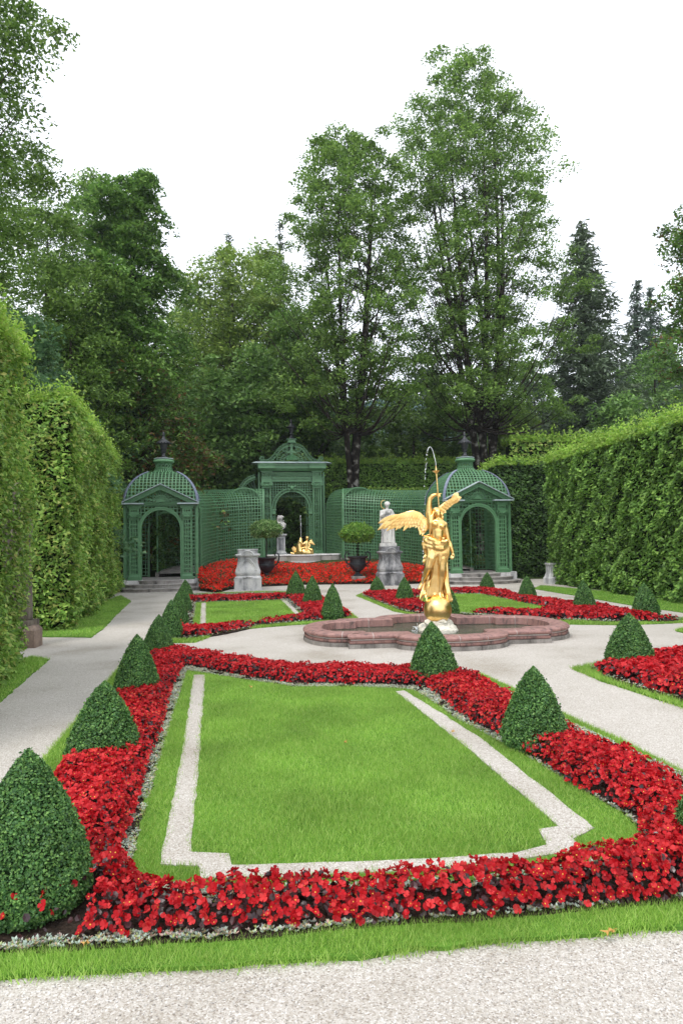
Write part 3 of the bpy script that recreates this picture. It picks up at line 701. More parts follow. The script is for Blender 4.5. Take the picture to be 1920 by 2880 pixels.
def hedge(label, pl, z0, z1, faces, dens, ls, mat, tipmat=None, tipd=120, shag=.35, group='tall clipped hornbeam hedges', name='clipped_hedge', topdens=None, bow=.12):
    """pl = footprint; faces = indices of the sides that carry leaves"""
    pl = np.array(pl, float); c = pl.mean(0)
    sgn = np.sign(sum((pl[i][0] * pl[(i + 1) % len(pl)][1] - pl[(i + 1) % len(pl)][0] * pl[i][1]) for i in range(len(pl))))
    root = empty(name, (c[0], c[1], z0), 0, label, 'hedge', group)
    mb = MB(); ins = c + (pl - c) * np.array([1 - .38 / max(.8, abs(pl[:, 0] - c[0]).max()), 1 - .38 / max(.8, abs(pl[:, 1] - c[1]).max())])
    n = len(pl); ins = ins - c
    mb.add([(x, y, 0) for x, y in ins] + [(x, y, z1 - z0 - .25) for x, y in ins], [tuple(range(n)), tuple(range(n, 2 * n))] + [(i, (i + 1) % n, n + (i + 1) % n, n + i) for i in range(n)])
    mb.build('hedge_shade_core', M['hedge_core'], root)
    parts = []; H = z1 - z0
    for i in faces:
        a, b = pl[i] - c, pl[(i + 1) % n] - c; L = np.linalg.norm(b - a); d = (b - a) / L; nv = np.array([d[1], -d[0]]) * sgn
        N = int(L * H * dens); s = rng.random(N) * L; z = rng.random(N) * H
        k = .5 + .5 * np.sin(z * 7.5 + 2.2 * np.sin(s * 1.9 + i) + np.sin(s * 5.1)) ; lump = wob(s, z, .9, i) * .11
        lump = lump * 1.7 + .10 * np.sin(s * 1.1 + z * .8 + i) * np.sin(z * 1.3 - s * .35)
        o = -.05 + bow * k * .9 + lump + rng.normal(size=N) * .055 - .12 * np.clip((.35 - z) / .35, 0, 1)
        o = o - .25 * np.clip((z - (H - .35)) / .35, 0, 1) ** 2
        p = a + d * s[:, None] + nv * o[:, None]
        pos = np.stack([p[:, 0], p[:, 1], z], 1)
        nr = np.stack([nv[0] * np.ones(N) * .7, nv[1] * np.ones(N) * .7, np.full(N, .75)], 1) + rng.normal(size=(N, 3)) * .5
        V, F = scatter(*(LEAF4 if dens > 600 else LEAF_T), pos, nr, ls * (.6 + .8 * rng.random(N)) * (1 if dens > 600 else 1.3))
        parts.append((V, F, 0))
        # shoots sticking out at the upper edge
        M_ = int(L * tipd); s = rng.random(M_) * L; up = rng.random(M_) ** 1.8
        sh = shag * (.45 + .55 * np.clip(wob(s, s * 0, 3.1, i) + .5, 0, 1)) * (rng.random(M_) ** .4)
        p = a + d * s[:, None] + nv * (rng.normal(size=M_) * .13 - .1)[:, None]
        pos = np.stack([p[:, 0], p[:, 1], H - .25 + up * sh * 1.5], 1)
        V, F = scatter(*(LEAF4 if dens > 600 else LEAF_T), pos, np.stack([nv[0] * np.ones(M_) * .3, nv[1] * np.ones(M_) * .3, np.full(M_, .5)], 1) + rng.normal(size=(M_, 3)) * .6, ls * (.6 + .7 * rng.random(M_)))
        parts.append((V, F, 1))
    T = sample(pl - c, int(area(pl) * (topdens or min(dens * .5, 90))))
    pos = np.stack([T[:, 0], T[:, 1], H - .08 + .22 * rng.random(len(T)) + .2 * wob(T[:, 0], T[:, 1], 1.4)], 1)
    V, F = scatter(*(LEAF4 if dens > 600 else LEAF_T), pos, np.array([[0, 0, 1.]]) + rng.normal(size=(len(T), 3)) * .5, ls * (.7 + .8 * rng.random(len(T))))
    parts.append((V, F, 1))
    link('leaves', join_np('leaves', parts), [mat, tipmat or M['hedge_tip']], root)
    return root
hedge('nearest tall bright hornbeam hedge cut off by the frame edge', [(-4.1, 6.2), (-5.5, 11.85), (-9.5, 11.5), (-9.5, 6.2)], 0, 5.5, [0, 1], 700, .085, M['hedge_leaf'], tipd=900, shag=.55)
hedge('tall hornbeam hedge running back to the pavilion, with a dark end face and yellowish side', [(-6.5, 16.3), (-9.75, 29.8), (-14, 29.5), (-10.3, 15.7)], 0, 5.75, [0, 3], 590, .08, M['hedge_leaf'], tipd=700, shag=.5)
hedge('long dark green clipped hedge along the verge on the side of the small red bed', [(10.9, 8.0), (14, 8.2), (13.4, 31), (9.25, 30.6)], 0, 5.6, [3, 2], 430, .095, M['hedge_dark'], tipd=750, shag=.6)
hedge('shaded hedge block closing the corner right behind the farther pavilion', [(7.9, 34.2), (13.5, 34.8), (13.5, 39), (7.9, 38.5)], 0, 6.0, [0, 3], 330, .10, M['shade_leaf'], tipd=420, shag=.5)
hedge('light green hedge rising behind the corner hedge', [(10.5, 42), (20, 43), (20, 46), (10.5, 45)], .8, 8.3, [0], 130, .16, M['hedge_leaf'], tipd=260, shag=.8)
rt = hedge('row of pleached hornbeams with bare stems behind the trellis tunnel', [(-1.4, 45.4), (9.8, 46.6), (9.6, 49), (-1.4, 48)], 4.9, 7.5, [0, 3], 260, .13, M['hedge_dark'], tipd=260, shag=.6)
for k in range(9):
    x = -1.2 + k * 1.35
    mb = MB(); mb.tube([(x - 4.1, -1.1 + k * .14, -3.95), (x - 4.05, -1.1 + k * .14, -1), (x - 4.1, -1.05 + k * .14, .4)], [.11, .09, .07], 7)
    mb.build('stem', M['bark'], rt)
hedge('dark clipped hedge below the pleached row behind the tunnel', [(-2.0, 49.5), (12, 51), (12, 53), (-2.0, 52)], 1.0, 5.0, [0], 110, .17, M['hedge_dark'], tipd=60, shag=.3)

# ------------------------------------------------------------------ trees
def limb(a, b, sag, n=5):
    out = []
    for i in range(n):
        t = i / (n - 1); p = a.lerp(b, t); p.z += sag * math.sin(math.pi * t)
        out.append(p)
    return out
def tree(label, base, H, prof, nclump, nleaf, ls, mat, trunk=.35, stems=1, lean=0.0, csize=1.2, flat=.5, low=.12, rise=.55, seed=1, cat='tree', name='broadleaf_tree', bark='bark', limbs=1.0, hang=.3, squash=1.0, extra=None, shape=LEAF_T, shape_trunk=.8, side=None):
    """prof = crown radius as [(height fraction, radius m)], clumps of leaves on branches that rise from the stems"""
    r0 = np.random.default_rng(seed); rs = random.Random(seed)
    root = empty(name, base, 0, label, cat)
    tz = [p[0] for p in prof]; tr = [p[1] for p in prof]
    # stems
    mb = MB(); tops = []
    for s in range(stems):
        a = 2 * math.pi * s / max(1, stems) + .4; off = (trunk * .5 if stems > 1 else 0); sp = (.05 if stems > 1 else .02) * H
        pts = []; rr = []
        for k in range(9):
            t = k / 8; w = .012 * H
            pts.append(Vector((off * math.cos(a) + sp * 1.5 * max(0, t - .24) * math.cos(a) + w * math.sin(3 * t + s) + lean * t * t * H, off * math.sin(a) * .6 + sp * 1.5 * max(0, t - .24) * math.sin(a) + w * math.cos(4 * t + s), t * H * (shape_trunk + (.1 if s == 0 else 0)))))
            rr.append(trunk / math.sqrt(stems) * ((1.3 if s == 0 else .7) if stems == 3 else 1) * (1.35 if k == 0 else 1) * (1 - t) ** .8 + .03)
        mb.tube(pts, rr, 9); tops.append((pts, rr))
    mb.build('trunk', M[bark], root, True)
    # clumps
    cl = []; tries = 0
    while len(cl) < nclump and tries < nclump * 20:
        tries += 1
        t = low + (1 - low) * rs.random(); R = float(np.interp(t, tz, tr))
        if rs.random() * max(tr) > R + .12 * max(tr): continue
        f = (rs.random() ** .55) ; a = rs.random() * 2 * math.pi
        lob = 1 + .22 * math.sin(a * 3 + t * 9 + seed) + .14 * math.sin(a * 5 - t * 23 + seed)
        if side is not None and math.cos(a) * f < side: continue
        r = R * f * lob
        cl.append(Vector((r * math.cos(a) + lean * t * t * H, r * math.sin(a) * squash, t * H)))
    bm_ = MB()
    for i, c in enumerate(cl):
        if rs.random() > limbs: continue
        pts, rr = tops[rs.randrange(len(tops))]
        hd = math.hypot(c.x, c.y); tz_ = max((low * .92 if rise > .6 else .06) * H, c.z - hd * (rise + .35) - .3)
        t = min(.98, tz_ / (pts[-1].z)); k = min(7, int(t * 8)); a_ = pts[k].lerp(pts[k + 1], t * 8 - k)
        th = max(.02, (rr[k]) * .32 * min(1, .3 + hd / 5))
        bm_.tube(limb(a_, c, -hd * .2 if rise > .3 else hd * .1), [th, th * .75, th * .5, th * .32, .012], 5, cap=False)
    if bm_.v: tag(bm_.build('branches', M['bark'], root, True), kind='stuff')
    C = np.array([tuple(c) for c in cl]); k = np.repeat(np.arange(len(C)), nleaf); N = len(k)
    cs = csize * (.6 + .8 * r0.random(len(C)))[k][:, None]
    d = unit(r0.normal(size=(N, 3))) * (r0.random((N, 1)) ** .5) * cs * np.array([1, 1, flat])
    rad = np.hypot(d[:, 0], d[:, 1]); d[:, 2] -= hang * rad ** 2 / np.maximum(csize, .1)
    pos = C[k] + d; pos[:, 2] = np.maximum(pos[:, 2], .3)
    nr = np.array([[0, 0, 1.]]) + r0.normal(size=(N, 3)) * .6
    V, F = scatter(*shape, pos, nr, ls * (.6 + .8 * r0.random(N)))
    mats = [mat] if not isinstance(mat, list) else mat
    mi = 0
    if len(mats) > 1:
        w = (extra(C) if extra else np.full(len(C), .3))[k]; mi = (r0.random(N) < w).astype(int)
        link('crown', np_mesh('crown', V, F, False, mi), mats, root)
    else: link('crown', np_mesh('crown', V, F), mats, root)
    return root
def spruce(label, base, H, R, tiers, per, mat, seed, cat='conifer', name='spruce_tree', dens=26, needle=.34):
    r0 = np.random.default_rng(seed); root = empty(name, base, 0, label, cat)
    mb = MB(); mb.tube([(0, 0, 0), (0, 0, H * .5), (0, 0, H)], [.35, .2, .02], 8); mb.build('trunk', M['bark'], root, True)
    pos, dr, bmb = [], [], MB()
    for i in range(tiers):
        t = (i + .5) / tiers; z = H * (.1 + .9 * t); L = R * (1 - t) ** .7 + .12
        for k in range(per):
            a = r0.random() * 6.283; l = L * (.6 + .5 * r0.random()); zz = z + r0.normal() * .25
            tip = np.array([math.cos(a) * l, math.sin(a) * l, zz - l * .30 + l * .12])
            if k % 2 == 0: bmb.tube([(0, 0, zz), (tip[0] * .5, tip[1] * .5, zz - l * .2), tuple(tip)], [.05, .03, .01], 4, cap=False)
            m = max(5, int(dens * l / 2)); s = r0.random(m) ** .7
            p = np.stack([tip[0] * s, tip[1] * s, zz - l * .36 * s + l * .18 * s ** 3], 1) + r0.normal(size=(m, 3)) * np.array([.16, .16, .05]) * (1 + .4 * l * (1 - s[:, None]))
            p[:, 2] -= np.abs(r0.normal(size=m)) * .22
            pos.append(p); side = np.array([-math.sin(a), math.cos(a), 0]); dr.append(np.array([math.cos(a), math.sin(a), -.35]) + side * r0.normal(size=(m, 1)) * .8 + r0.normal(size=(m, 3)) * .3)
    bmb.build('branches', M['bark'], root)
    pos = np.concatenate(pos); dr = np.concatenate(dr)
    nr = np.array([[0, 0, 1.]]) + r0.normal(size=(len(pos), 3)) * .5
    V, F = scatter([(-.5, .16, 0), (-.5, -.16, .03), (.6, 0, -.08)], [(0, 1, 2)], pos, nr, needle * 1.1 * (.6 + .9 * r0.random(len(pos))), dr)
    link('crown', np_mesh('crown', V, F), M[mat], root)
    return root
def at(px, Y, z=None):
    p = P(px, 1500, Y); return (p.x, Y, hz(Y) - .1 if z is None else z)
def hgt(px, py, Y): return P(px, py, Y).z
# tallest multi-stemmed tree behind the farther pavilion
Y = 46; b = at(1372, Y); H = hgt(1330, 212, Y) - b[2]
tree('tallest airy tree with several pale mottled stems behind the farther pavilion', b, H, [(.08, .9), (.16, 3.6), (.26, 5.2), (.4, 6.0), (.55, 6.0), (.7, 5.9), (.82, 5.6), (.93, 4.6), (1, 2.6)], 760, 145, .175, M['tree_maple'], trunk=.72, stems=7, lean=-.03, csize=.9, flat=.5, low=.28, rise=.9, seed=11, bark='bark_pale', limbs=.4, hang=.35)
Y = 43; b = at(980, Y); H = hgt(1000, 372, Y) - b[2]
tree('tall dark-stemmed twin-trunk tree rising behind the trellis portal', b, H, [(.14, .8), (.26, 3.4), (.38, 4.4), (.55, 4.6), (.7, 4.4), (.83, 3.9), (.94, 3.0), (1, 1.8)], 450, 150, .175, M['tree_maple'], trunk=.46, stems=3, lean=.01, csize=.85, flat=.5, low=.31, rise=.85, seed=12, bark='bark_pale', limbs=.5, hang=.35)
# chestnut with brown autumn leaves low down
Y = 38; b = at(352, Y); H = hgt(380, 475, Y) - b[2]
tree('dense conical chestnut, its low branches turning rust brown, behind the nearer pavilion', b, H, [(.02, 4.6), (.2, 4.9), (.4, 4.2), (.6, 3.3), (.75, 2.9), (.88, 2.4), (.96, 1.5), (1, .5)], 520, 230, .2, [M['tree_chestnut'], M['tree_brown']], trunk=.5, csize=1.0, flat=.36, low=.04, rise=.15, seed=13, limbs=.6, hang=.75,
     extra=lambda C: np.clip((C[:, 0] * .16 + .25) * (1.1 - C[:, 2] / 11), 0, .75))
# middle mass of yellowish trees
for (px, py, Yv, R, lab, mt, sd_) in [
    (640, 700, 52, 5.2, 'yellowish green broad tree in the middle of the background', 'yellow', 21),
    (745, 690, 58, 5.0, 'tall olive green tree left of the twin-trunk tree', 'yellow', 22),
    (560, 800, 60, 5.0, 'light green tree between the chestnut and the yellowish tree', 'maple', 23),
    (830, 860, 50, 4.2, 'dark green tree in the shade behind the portal', 'dark', 24)]:
    b = at(px, Yv); H = hgt(px, py, Yv) - b[2]
    tree(lab, b, H, [(.05, R * .75), (.3, R), (.55, R * .95), (.75, R * .75), (.9, R * .5), (1, .5)], 240, 160, .26, M['tree_' + mt], trunk=.4, csize=1.5, flat=.45, low=.05, rise=.5, seed=sd_, limbs=.6)
# dark understorey behind the pavilion and the tunnel
for (px, py, Yv, R, lab, mt, sd_) in [
    (600, 1010, 46, 3.8, 'dark leafy understorey tree behind the curved trellis tunnel', 'dark', 31),
    (720, 980, 46, 3.6, 'dark green young tree right behind the trellis portal', 'dark', 32),
    (875, 1120, 52, 3.0, 'shaded low tree between the portal and the twin-trunk tree', 'dark', 33),
    (262, 900, 36.5, 2.5, 'blue-green hazel with large leaves leaning over the nearer pavilion', 'teal', 34),
    (1120, 1080, 56, 4.0, 'pale green bushy tree seen between the two tallest trees', 'maple', 35),
    (1030, 1190, 54, 2.6, 'fresh green low tree behind the pleached hedge', 'maple', 36),
    (1250, 1110, 54, 3.0, 'low leafy tree at the foot of the tallest tree', 'maple', 37),
    (1480, 960, 66, 5.0, 'hazy green tree in front of the spruces', 'maple', 38),
    (1440, 1130, 52, 3.0, 'light green bush above the corner hedge', 'yellow', 39),
    (1760, 1110, 48, 4.0, 'dark leafy tree behind the long hedge', 'dark', 41),
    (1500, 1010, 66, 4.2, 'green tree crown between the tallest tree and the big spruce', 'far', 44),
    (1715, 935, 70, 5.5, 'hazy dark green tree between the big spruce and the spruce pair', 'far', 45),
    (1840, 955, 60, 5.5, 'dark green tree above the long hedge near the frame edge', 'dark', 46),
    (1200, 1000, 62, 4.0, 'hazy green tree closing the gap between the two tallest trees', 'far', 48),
    (180, 830, 33, 3.8, 'mid green tree between the frame edge tree and the chestnut', 'maple', 42),
    (60, 900, 26, 3.4, 'grey green tree standing behind the nearest hedge', 'teal', 43)]:
    b = at(px, Yv); H = hgt(px, py, Yv) - b[2]
    big = Yv < 34
    tree(lab, b, H, [(.0, R * .8), (.3, R), (.6, R * .9), (.8, R * .65), (1, .4)], 170 if not big else 190, 115 if not big else 160, .28 if not big else .18, M['tree_' + mt], trunk=.22, csize=1.25 if not big else .8, flat=.5, low=.04, rise=.5, seed=sd_, limbs=.5)
# overhanging trees on the near left
Y = 21; b = (-17.0, Y, 0); H = 25
tree('huge leafy tree overhanging the top corner of the frame', b, H, [(.15, 3.0), (.3, 5.6), (.5, 6.0), (.7, 6.6), (.85, 6.3), (.95, 5), (1, 3)], 430, 260, .14, M['tree_maple'], trunk=.5, csize=1.05, flat=.45, low=.2, rise=.5, seed=51, limbs=.1, side=.25)
b = at(40, 34); H = hgt(150, 570, 34) - b[2]
tree('airy light green tree between the overhanging tree and the chestnut', (b[0] + 1.2, b[1], b[2]), H, [(.1, 3.4), (.4, 4.3), (.7, 4.0), (.9, 2.6), (1, .6)], 260, 230, .17, M['tree_maple'], trunk=.3, csize=1.1, flat=.5, low=.15, rise=.5, seed=52, limbs=.6)
b = at(250, 44); H = hgt(250, 490, 44) - b[2]
tree('thin crowned tree peeking out behind the chestnut top', b, H, [(.3, 2.4), (.6, 2.6), (.85, 2.3), (1, .5)], 120, 150, .2, M['tree_maple'], trunk=.25, csize=1.1, flat=.5, low=.3, rise=.6, seed=53)
# right frame edge tree
b = (19.2, 34, .3)
tree('dense rusty green tree cut off at the far frame edge', b, hgt(1920, 520, 34) - .3, [(.05, 3.2), (.3, 3.6), (.55, 3.0), (.75, 2.5), (.9, 1.9), (1, 1.0)], 340, 180, .18, [M['tree_chestnut'], M['tree_brown']], trunk=.4, csize=.95, flat=.5, low=.03, rise=.3, seed=54, limbs=.4, extra=lambda C: np.full(len(C), .12))
# conifers
b = at(1662, 56); spruce('big dark spruce standing alone against the sky', b, hgt(1650, 625, 56) - b[2], 7.0, 38, 17, 'tree_spruce', 61, dens=30, needle=.42)
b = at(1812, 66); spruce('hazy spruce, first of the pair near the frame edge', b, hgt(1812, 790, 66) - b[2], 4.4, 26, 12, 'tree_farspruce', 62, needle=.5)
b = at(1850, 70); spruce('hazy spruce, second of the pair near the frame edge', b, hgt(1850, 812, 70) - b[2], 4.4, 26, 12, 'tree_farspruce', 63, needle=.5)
b = at(798, 66); spruce('thin pine top showing above the yellowish trees', b, hgt(798, 618, 66) - b[2], 3.0, 30, 8, 'tree_spruce', 64, dens=20, needle=.45)
b = at(652, 72); spruce('tiny spruce tip above the yellowish tree', b, hgt(652, 655, 72) - b[2], 3.0, 24, 8, 'tree_spruce', 65, needle=.5)
b = at(1156, 60); spruce('slender young larch between the two tallest trees', b, hgt(1156, 1040, 60) - b[2], 2.6, 18, 8, 'tree_far', 66, needle=.35)
b = at(1168, 50); spruce('small bright young conifer above the pleached hedge', b, hgt(1160, 1195, 50) - b[2], 1.6, 14, 9, 'tree_maple', 67, needle=.3)
# far wood: one proto of each kind copied along the back
rs = random.Random(5)
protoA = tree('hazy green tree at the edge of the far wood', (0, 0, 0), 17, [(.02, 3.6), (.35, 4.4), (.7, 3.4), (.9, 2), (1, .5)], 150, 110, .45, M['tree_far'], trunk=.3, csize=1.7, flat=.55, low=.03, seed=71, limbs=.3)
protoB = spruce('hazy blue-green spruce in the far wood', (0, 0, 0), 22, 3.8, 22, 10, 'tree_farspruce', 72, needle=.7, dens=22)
nA = nB = 0
WHERE = ['behind the twin-trunk tree', 'just past the twin-trunk trunk', 'between the two tallest trees', 'behind the tallest tree', 'behind the farther dome urn', 'above the corner hedge',
         'next to the big spruce', 'behind the big spruce', 'past the big spruce', 'before the hazy pair of spruces', 'behind the rusty tree at the frame edge', 'outside the frame edge past the rusty tree',
         'behind the chestnut', 'behind the chestnut flank', 'behind the yellowish tree', 'behind the portal crest', 'behind the hazel', 'behind the airy light green tree', 'behind the nearest hedge', 'outside the frame behind the nearest hedge']
spots = [(900, 84), (1000, 80), (1085, 90), (1330, 84), (1400, 88), (1475, 92), (1545, 84), (1600, 96), (1700, 86), (1760, 92), (1900, 84), (2000, 90), (450, 78), (520, 84), (690, 80), (780, 86), (300, 70), (150, 62), (20, 60), (-120, 60)]
for i, (px, Yv) in enumerate(spots):
    sp_ = i % 3 == 1 or px > 1560
    src = protoB if sp_ else protoA
    used = nB if sp_ else nA
    o = src if used == 0 else copy_tree(src)
    if sp_: nB += 1
    else: nA += 1
    o.location = (P(px, 1500, Yv).x, Yv, .8); s_ = 1.0 + .35 * rs.random()
    if 880 < px < 1110: s_ *= .72
    if 1300 < px < 1560: s_ *= .8
    o.scale = (s_ * 1.1, s_ * 1.1, s_); o.rotation_euler = (0, 0, rs.random() * 6)
    o['group'] = 'trees of the far wood'
    o['label'] = ('hazy blue-green spruce of the far wood ' if sp_ else 'hazy green tree of the far wood ') + WHERE[i]
# far hill
hv, hf = [], []
for i in range(49):
    x = -216 + i * 9
    for j in range(9):
        y = 170 + j * 22; hh = (1 - math.exp(-j / 3.0)) * (62 + 9 * math.sin(x * .018 + 1) + 4 * math.sin(x * .06)) 
        hv.append((x, y, hh + 1.5 * math.sin(x * .6 + j * 2) * (j > 0)))
for i in range(48):
    for j in range(8):
        a = i * 9 + j; hf.append((a, a + 9, a + 10, a + 1))
M['hill'] = plain('wooded_hill', (0.05, 0.09, 0.085), (0.035, 0.065, 0.065), scale=.25, rough=1, spec=0)  # bluish cast of distant haze painted into the hill colour
tag(link('wooded_hill', np_mesh('wooded_hill', hv, hf, True), M['hill']), kind='structure')
# ------------------------------------------------------------------ trellis work
def lattice(mb, x0, x1, z0, z1, y, sx, sz, w, t=.02, ok=None, ends=True):
    """slats crossing in an upright panel facing -y; ok(x, z) says where the panel has material"""
    def runs(fixed, a, b, vert):
        n = max(2, int((b - a) / .05)); cur = None; out = []
        for i in range(n + 1):
            u = a + (b - a) * i / n; k = ok is None or (ok(fixed, u) if vert else ok(u, fixed))
            if k and cur is None: cur = u
            if (not k or i == n) and cur is not None:
                if u - cur > .03: out.append((cur, u))
                cur = None
        return out
    nx = max(1, round((x1 - x0) / sx)); nz = max(1, round((z1 - z0) / sz))
    for i in range(0 if ends else 1, nx + (1 if ends else 0)):
        x = x0 + (x1 - x0) * i / nx
        for a, b in runs(x, z0, z1, True): mb.box(x - w / 2, x + w / 2, y - t / 2, y + t / 2, a, b)
    for j in range(0 if ends else 1, nz + (1 if ends else 0)):
        z = z0 + (z1 - z0) * j / nz
        for a, b in runs(z, x0, x1, False): mb.box(a, b, y + t / 2 + .001, y + t * 1.5, z - w / 2, z + w / 2)
def rot_build(mb, ang, name, mat, parent, **k):
    c, s = math.cos(ang), math.sin(ang)
    mb.v = [(x * c - y * s, x * s + y * c, z) for x, y, z in mb.v]
    return mb.build(name, mat, parent, **k)
GM = M['green']
def pavilion(loc, rz, label):
    R = empty('trellis_pavilion', loc, rz, label, 'pavilion', 'domed trellis pavilions'); R.scale = (1, 1, 1.035)
    W = 1.56; D = 3.12; z0 = .446
    # steps: half ellipses
    for k, (rx, ry, za, zb) in enumerate([(1.95, 1.35, -.02, .14), (1.58, .95, .14, .29), (1.05, .62, .29, .436)]):
        mb = MB(); n = 28; prof = [(1.0, za), (1.0, zb - .05), (1.03, zb - .035), (1.03, zb - .01), (1.02, zb)]
        vs = []
        for f, z in prof:
            for i in range(n + 1):
                a = math.pi + math.pi * i / n
                vs.append((rx * f * math.cos(a), -.02 + (ry * f) * math.sin(a), z))
            vs.append((rx * f, .5, z)); vs.append((-rx * f, .5, z))
        m = n + 3; fs = [tuple(range(m)), tuple((len(prof) - 1) * m + i for i in range(m))]
        for j in range(len(prof) - 1):
            for i in range(m): fs.append((j * m + i, j * m + (i + 1) % m, (j + 1) * m + (i + 1) % m, (j + 1) * m + i))
        mb.add(vs, fs); mb.build('step', M['step'], R)
    for s in (-1, 1):
        mb = MB(); mb.box(min(s * .80, s * 1.45), max(s * .80, s * 1.45), -.32, .35, -.02, z0); mb.build('plinth_block', M['marble'], R, bevel=.012)
        mb = MB(); mb.box(min(s * 1.46, s * 1.74), max(s * 1.46, s * 1.74), -.30, .33, -.02, z0 + .03); mb.build('corner_block', M['pedestal'], R, bevel=.012)
        mb = MB(); mb.box(min(s * 1.40, s * 1.70), max(s * 1.40, s * 1.70), .36, D, -.02, z0 - .03); mb.build('side_kerb', M['base_stone'], R, bevel=.01)
    mb = MB(); mb.box(-1.38, 1.38, .36, D, -.02, z0 - .01); mb.build('floor', M['step'], R)
    # posts
    for sx_ in (-1, 1):
        for y in (.0, D):
            mb = MB(); mb.box(sx_ * 1.56 - .055, sx_ * 1.56 + .055, y - .055, y + .055, z0, 3.66); mb.build('corner_post', GM, R, bevel=.008)
    # pilasters standing proud of the front
    for s in (-1, 1):
        cx = s * 1.13; y = -.14
        mb = MB(); mb.box(cx - .29, cx + .29, y - .17, y + .12, z0 + .001, .52); mb.box(cx - .26, cx + .26, y - .14, y + .10, .52, .58); mb.frustum(.25, .12, .58, .21, .09, .66, cx, y - .02)
        mb.build('pilaster_base', GM, R, bevel=.008)
        mb = MB()
        mb.box(cx - .205, cx - .145, y - .04, y + .04, .66, 3.05); mb.box(cx + .145, cx + .205, y - .04, y + .04, .66, 3.05)
        mb.box(cx - .145, cx + .145, y - .035, y + .035, .66, .73); mb.box(cx - .145, cx + .145, y - .035, y + .035, 2.99, 3.05)
        for i in (-1, 1): mb.box(cx + i * .048 - .019, cx + i * .048 + .019, y - .03, y + .0, .73, 2.99)
        for k in range(1, 13): z = .73 + (2.99 - .73) * k / 13; mb.box(cx - .145, cx + .145, y - .028, y + .01, z - .026, z + .026)
        mb.build('pilaster_shaft', GM, R)
        mb = MB(); mb.box(cx - .23, cx + .23, y - .09, y + .06, 3.052, 3.08); mb.box(cx - .26, cx + .26, y - .11, y + .06, 3.22, 3.26)
        for q in (-1, 1):
            pts = []
            for i in range(22):
                a = i / 21 * 4.2 * math.pi / 1.5; r = .085 * (1 - i / 26)
                pts.append((cx + q * (.215 - r * math.sin(a) * q * q), y - .12, 3.145 + r * math.cos(a)))
            mb.strip(pts, [Vector(((p[0] - cx - q * .215), 0, p[2] - 3.145 + 1e-4)) for p in pts], .10, .016)
        mb.box(cx - .2, cx + .2, y - .1, y + .04, 3.15, 3.215)
        for k in range(5): mb.ring((cx - .14 + k * .07, 3.135), .012, .034, y - .115, y - .09, 8)
        mb.build('capital', GM, R)
        mb = MB(); mb.box(cx - .2, cx - .15, y - .05, y + .06, 3.262, 3.5); mb.box(cx + .15, cx + .2, y - .05, y + .06, 3.262, 3.5)
        mb.box(cx - .15, cx + .15, y - .048, y + .055, 3.262, 3.35); mb.box(cx - .15, cx + .15, y - .048, y + .055, 3.43, 3.5)
        for k in range(4): xx = cx - .15 + k * .1; mb.box(max(xx - .022, cx - .15), min(xx + .022, cx + .15), y - .045, y + .05, 3.35, 3.43)
        mb.box(cx - .28, cx + .28, y - .08, y + .08, 3.502, 3.55); mb.box(cx - .30, cx + .30, y - .06, y + .08, 3.55, 3.66)
        for k in range(8): xx = cx - .26 + k * .0743; mb.box(xx - .014, xx + .014, y - .10, y - .06, 3.56, 3.64)
        mb.build('entablature_block', GM, R)
        mb = MB(); mb.box(min(s * .72, s * 1.66), max(s * .72, s * 1.66), y - .26, y + .16, 3.665, 3.72); mb.build('cornice', M['zinc'], R)
    # arch frame
    mb = MB(); pts = [(-.88, -.05, z0)] + [(-.88, -.05, 2.59)] + [(.88 * math.cos(a), -.05, 2.59 + .88 * math.sin(a)) for a in [math.pi * (1 - i / 24) for i in range(1, 24)]] + [(.88, -.05, 2.59), (.88, -.05, z0)]
    nr = [(1, 0, 0) if i < 2 else ((-1, 0, 0) if i >= len(pts) - 2 else (-(p[0]), 0, -(p[2] - 2.59))) for i, p in enumerate(pts)]
    mb.strip(pts, nr, .2, .1); pts2 = [(p[0] * 1.07, -.16, p[2] if p[2] <= 2.59 else 2.59 + (p[2] - 2.59) * 1.07) for p in pts]; mb.strip(pts2, nr, .03, .06)
    mb.build('arch_frame', GM, R)
    # back arch
    mb = MB(); mb.strip([(p[0] * .96, D, p[2]) for p in pts], nr, .14, .1); mb.build('back_arch', GM, R)
    # front lattice
    def okf(x, z): return not (abs(x) < .93 and (z < 2.59 or (x * x + (z - 2.59) ** 2) < .93 ** 2)) 
    mb = MB(); lattice(mb, -1.5, 1.5, z0 + .1, 3.64, .0, .158, .158, .042, ok=okf); mb.box(-1.5, 1.5, -.05, .05, 3.6, 3.66); mb.box(-.70, .70, -.13, -.05, 3.66, 3.70)
    tag(mb.build('front_lattice', GM, R), kind='stuff')
    for s in (-1, 1):
        mb = MB()
        def oks(x, z): return (z > 3.1 or x < .45 or x > 2.5) if s == (1 if loc[0] < 0 else -1) else True
        lattice(mb, .06, D - .06, z0 + .05, 3.64, 0, .17, .17, .036, ok=oks)
        mb.box(0.06, D - .06, -.04, .04, 3.6, 3.66)
        mb.v = [(s * (1.56 + y), x, z) for x, y, z in mb.v]
        tag(mb.build('side_lattice', GM, R), kind='stuff')
    mb = MB(); lattice(mb, -1.5, 1.5, z0 + .05, 3.64, D, .17, .17, .036, ok=lambda x, z: (x * x + max(0, z - 2.5) ** 2) > .9 ** 2 ); tag(mb.build('back_lattice', GM, R), kind='stuff')
    # pediment
    y = -.2
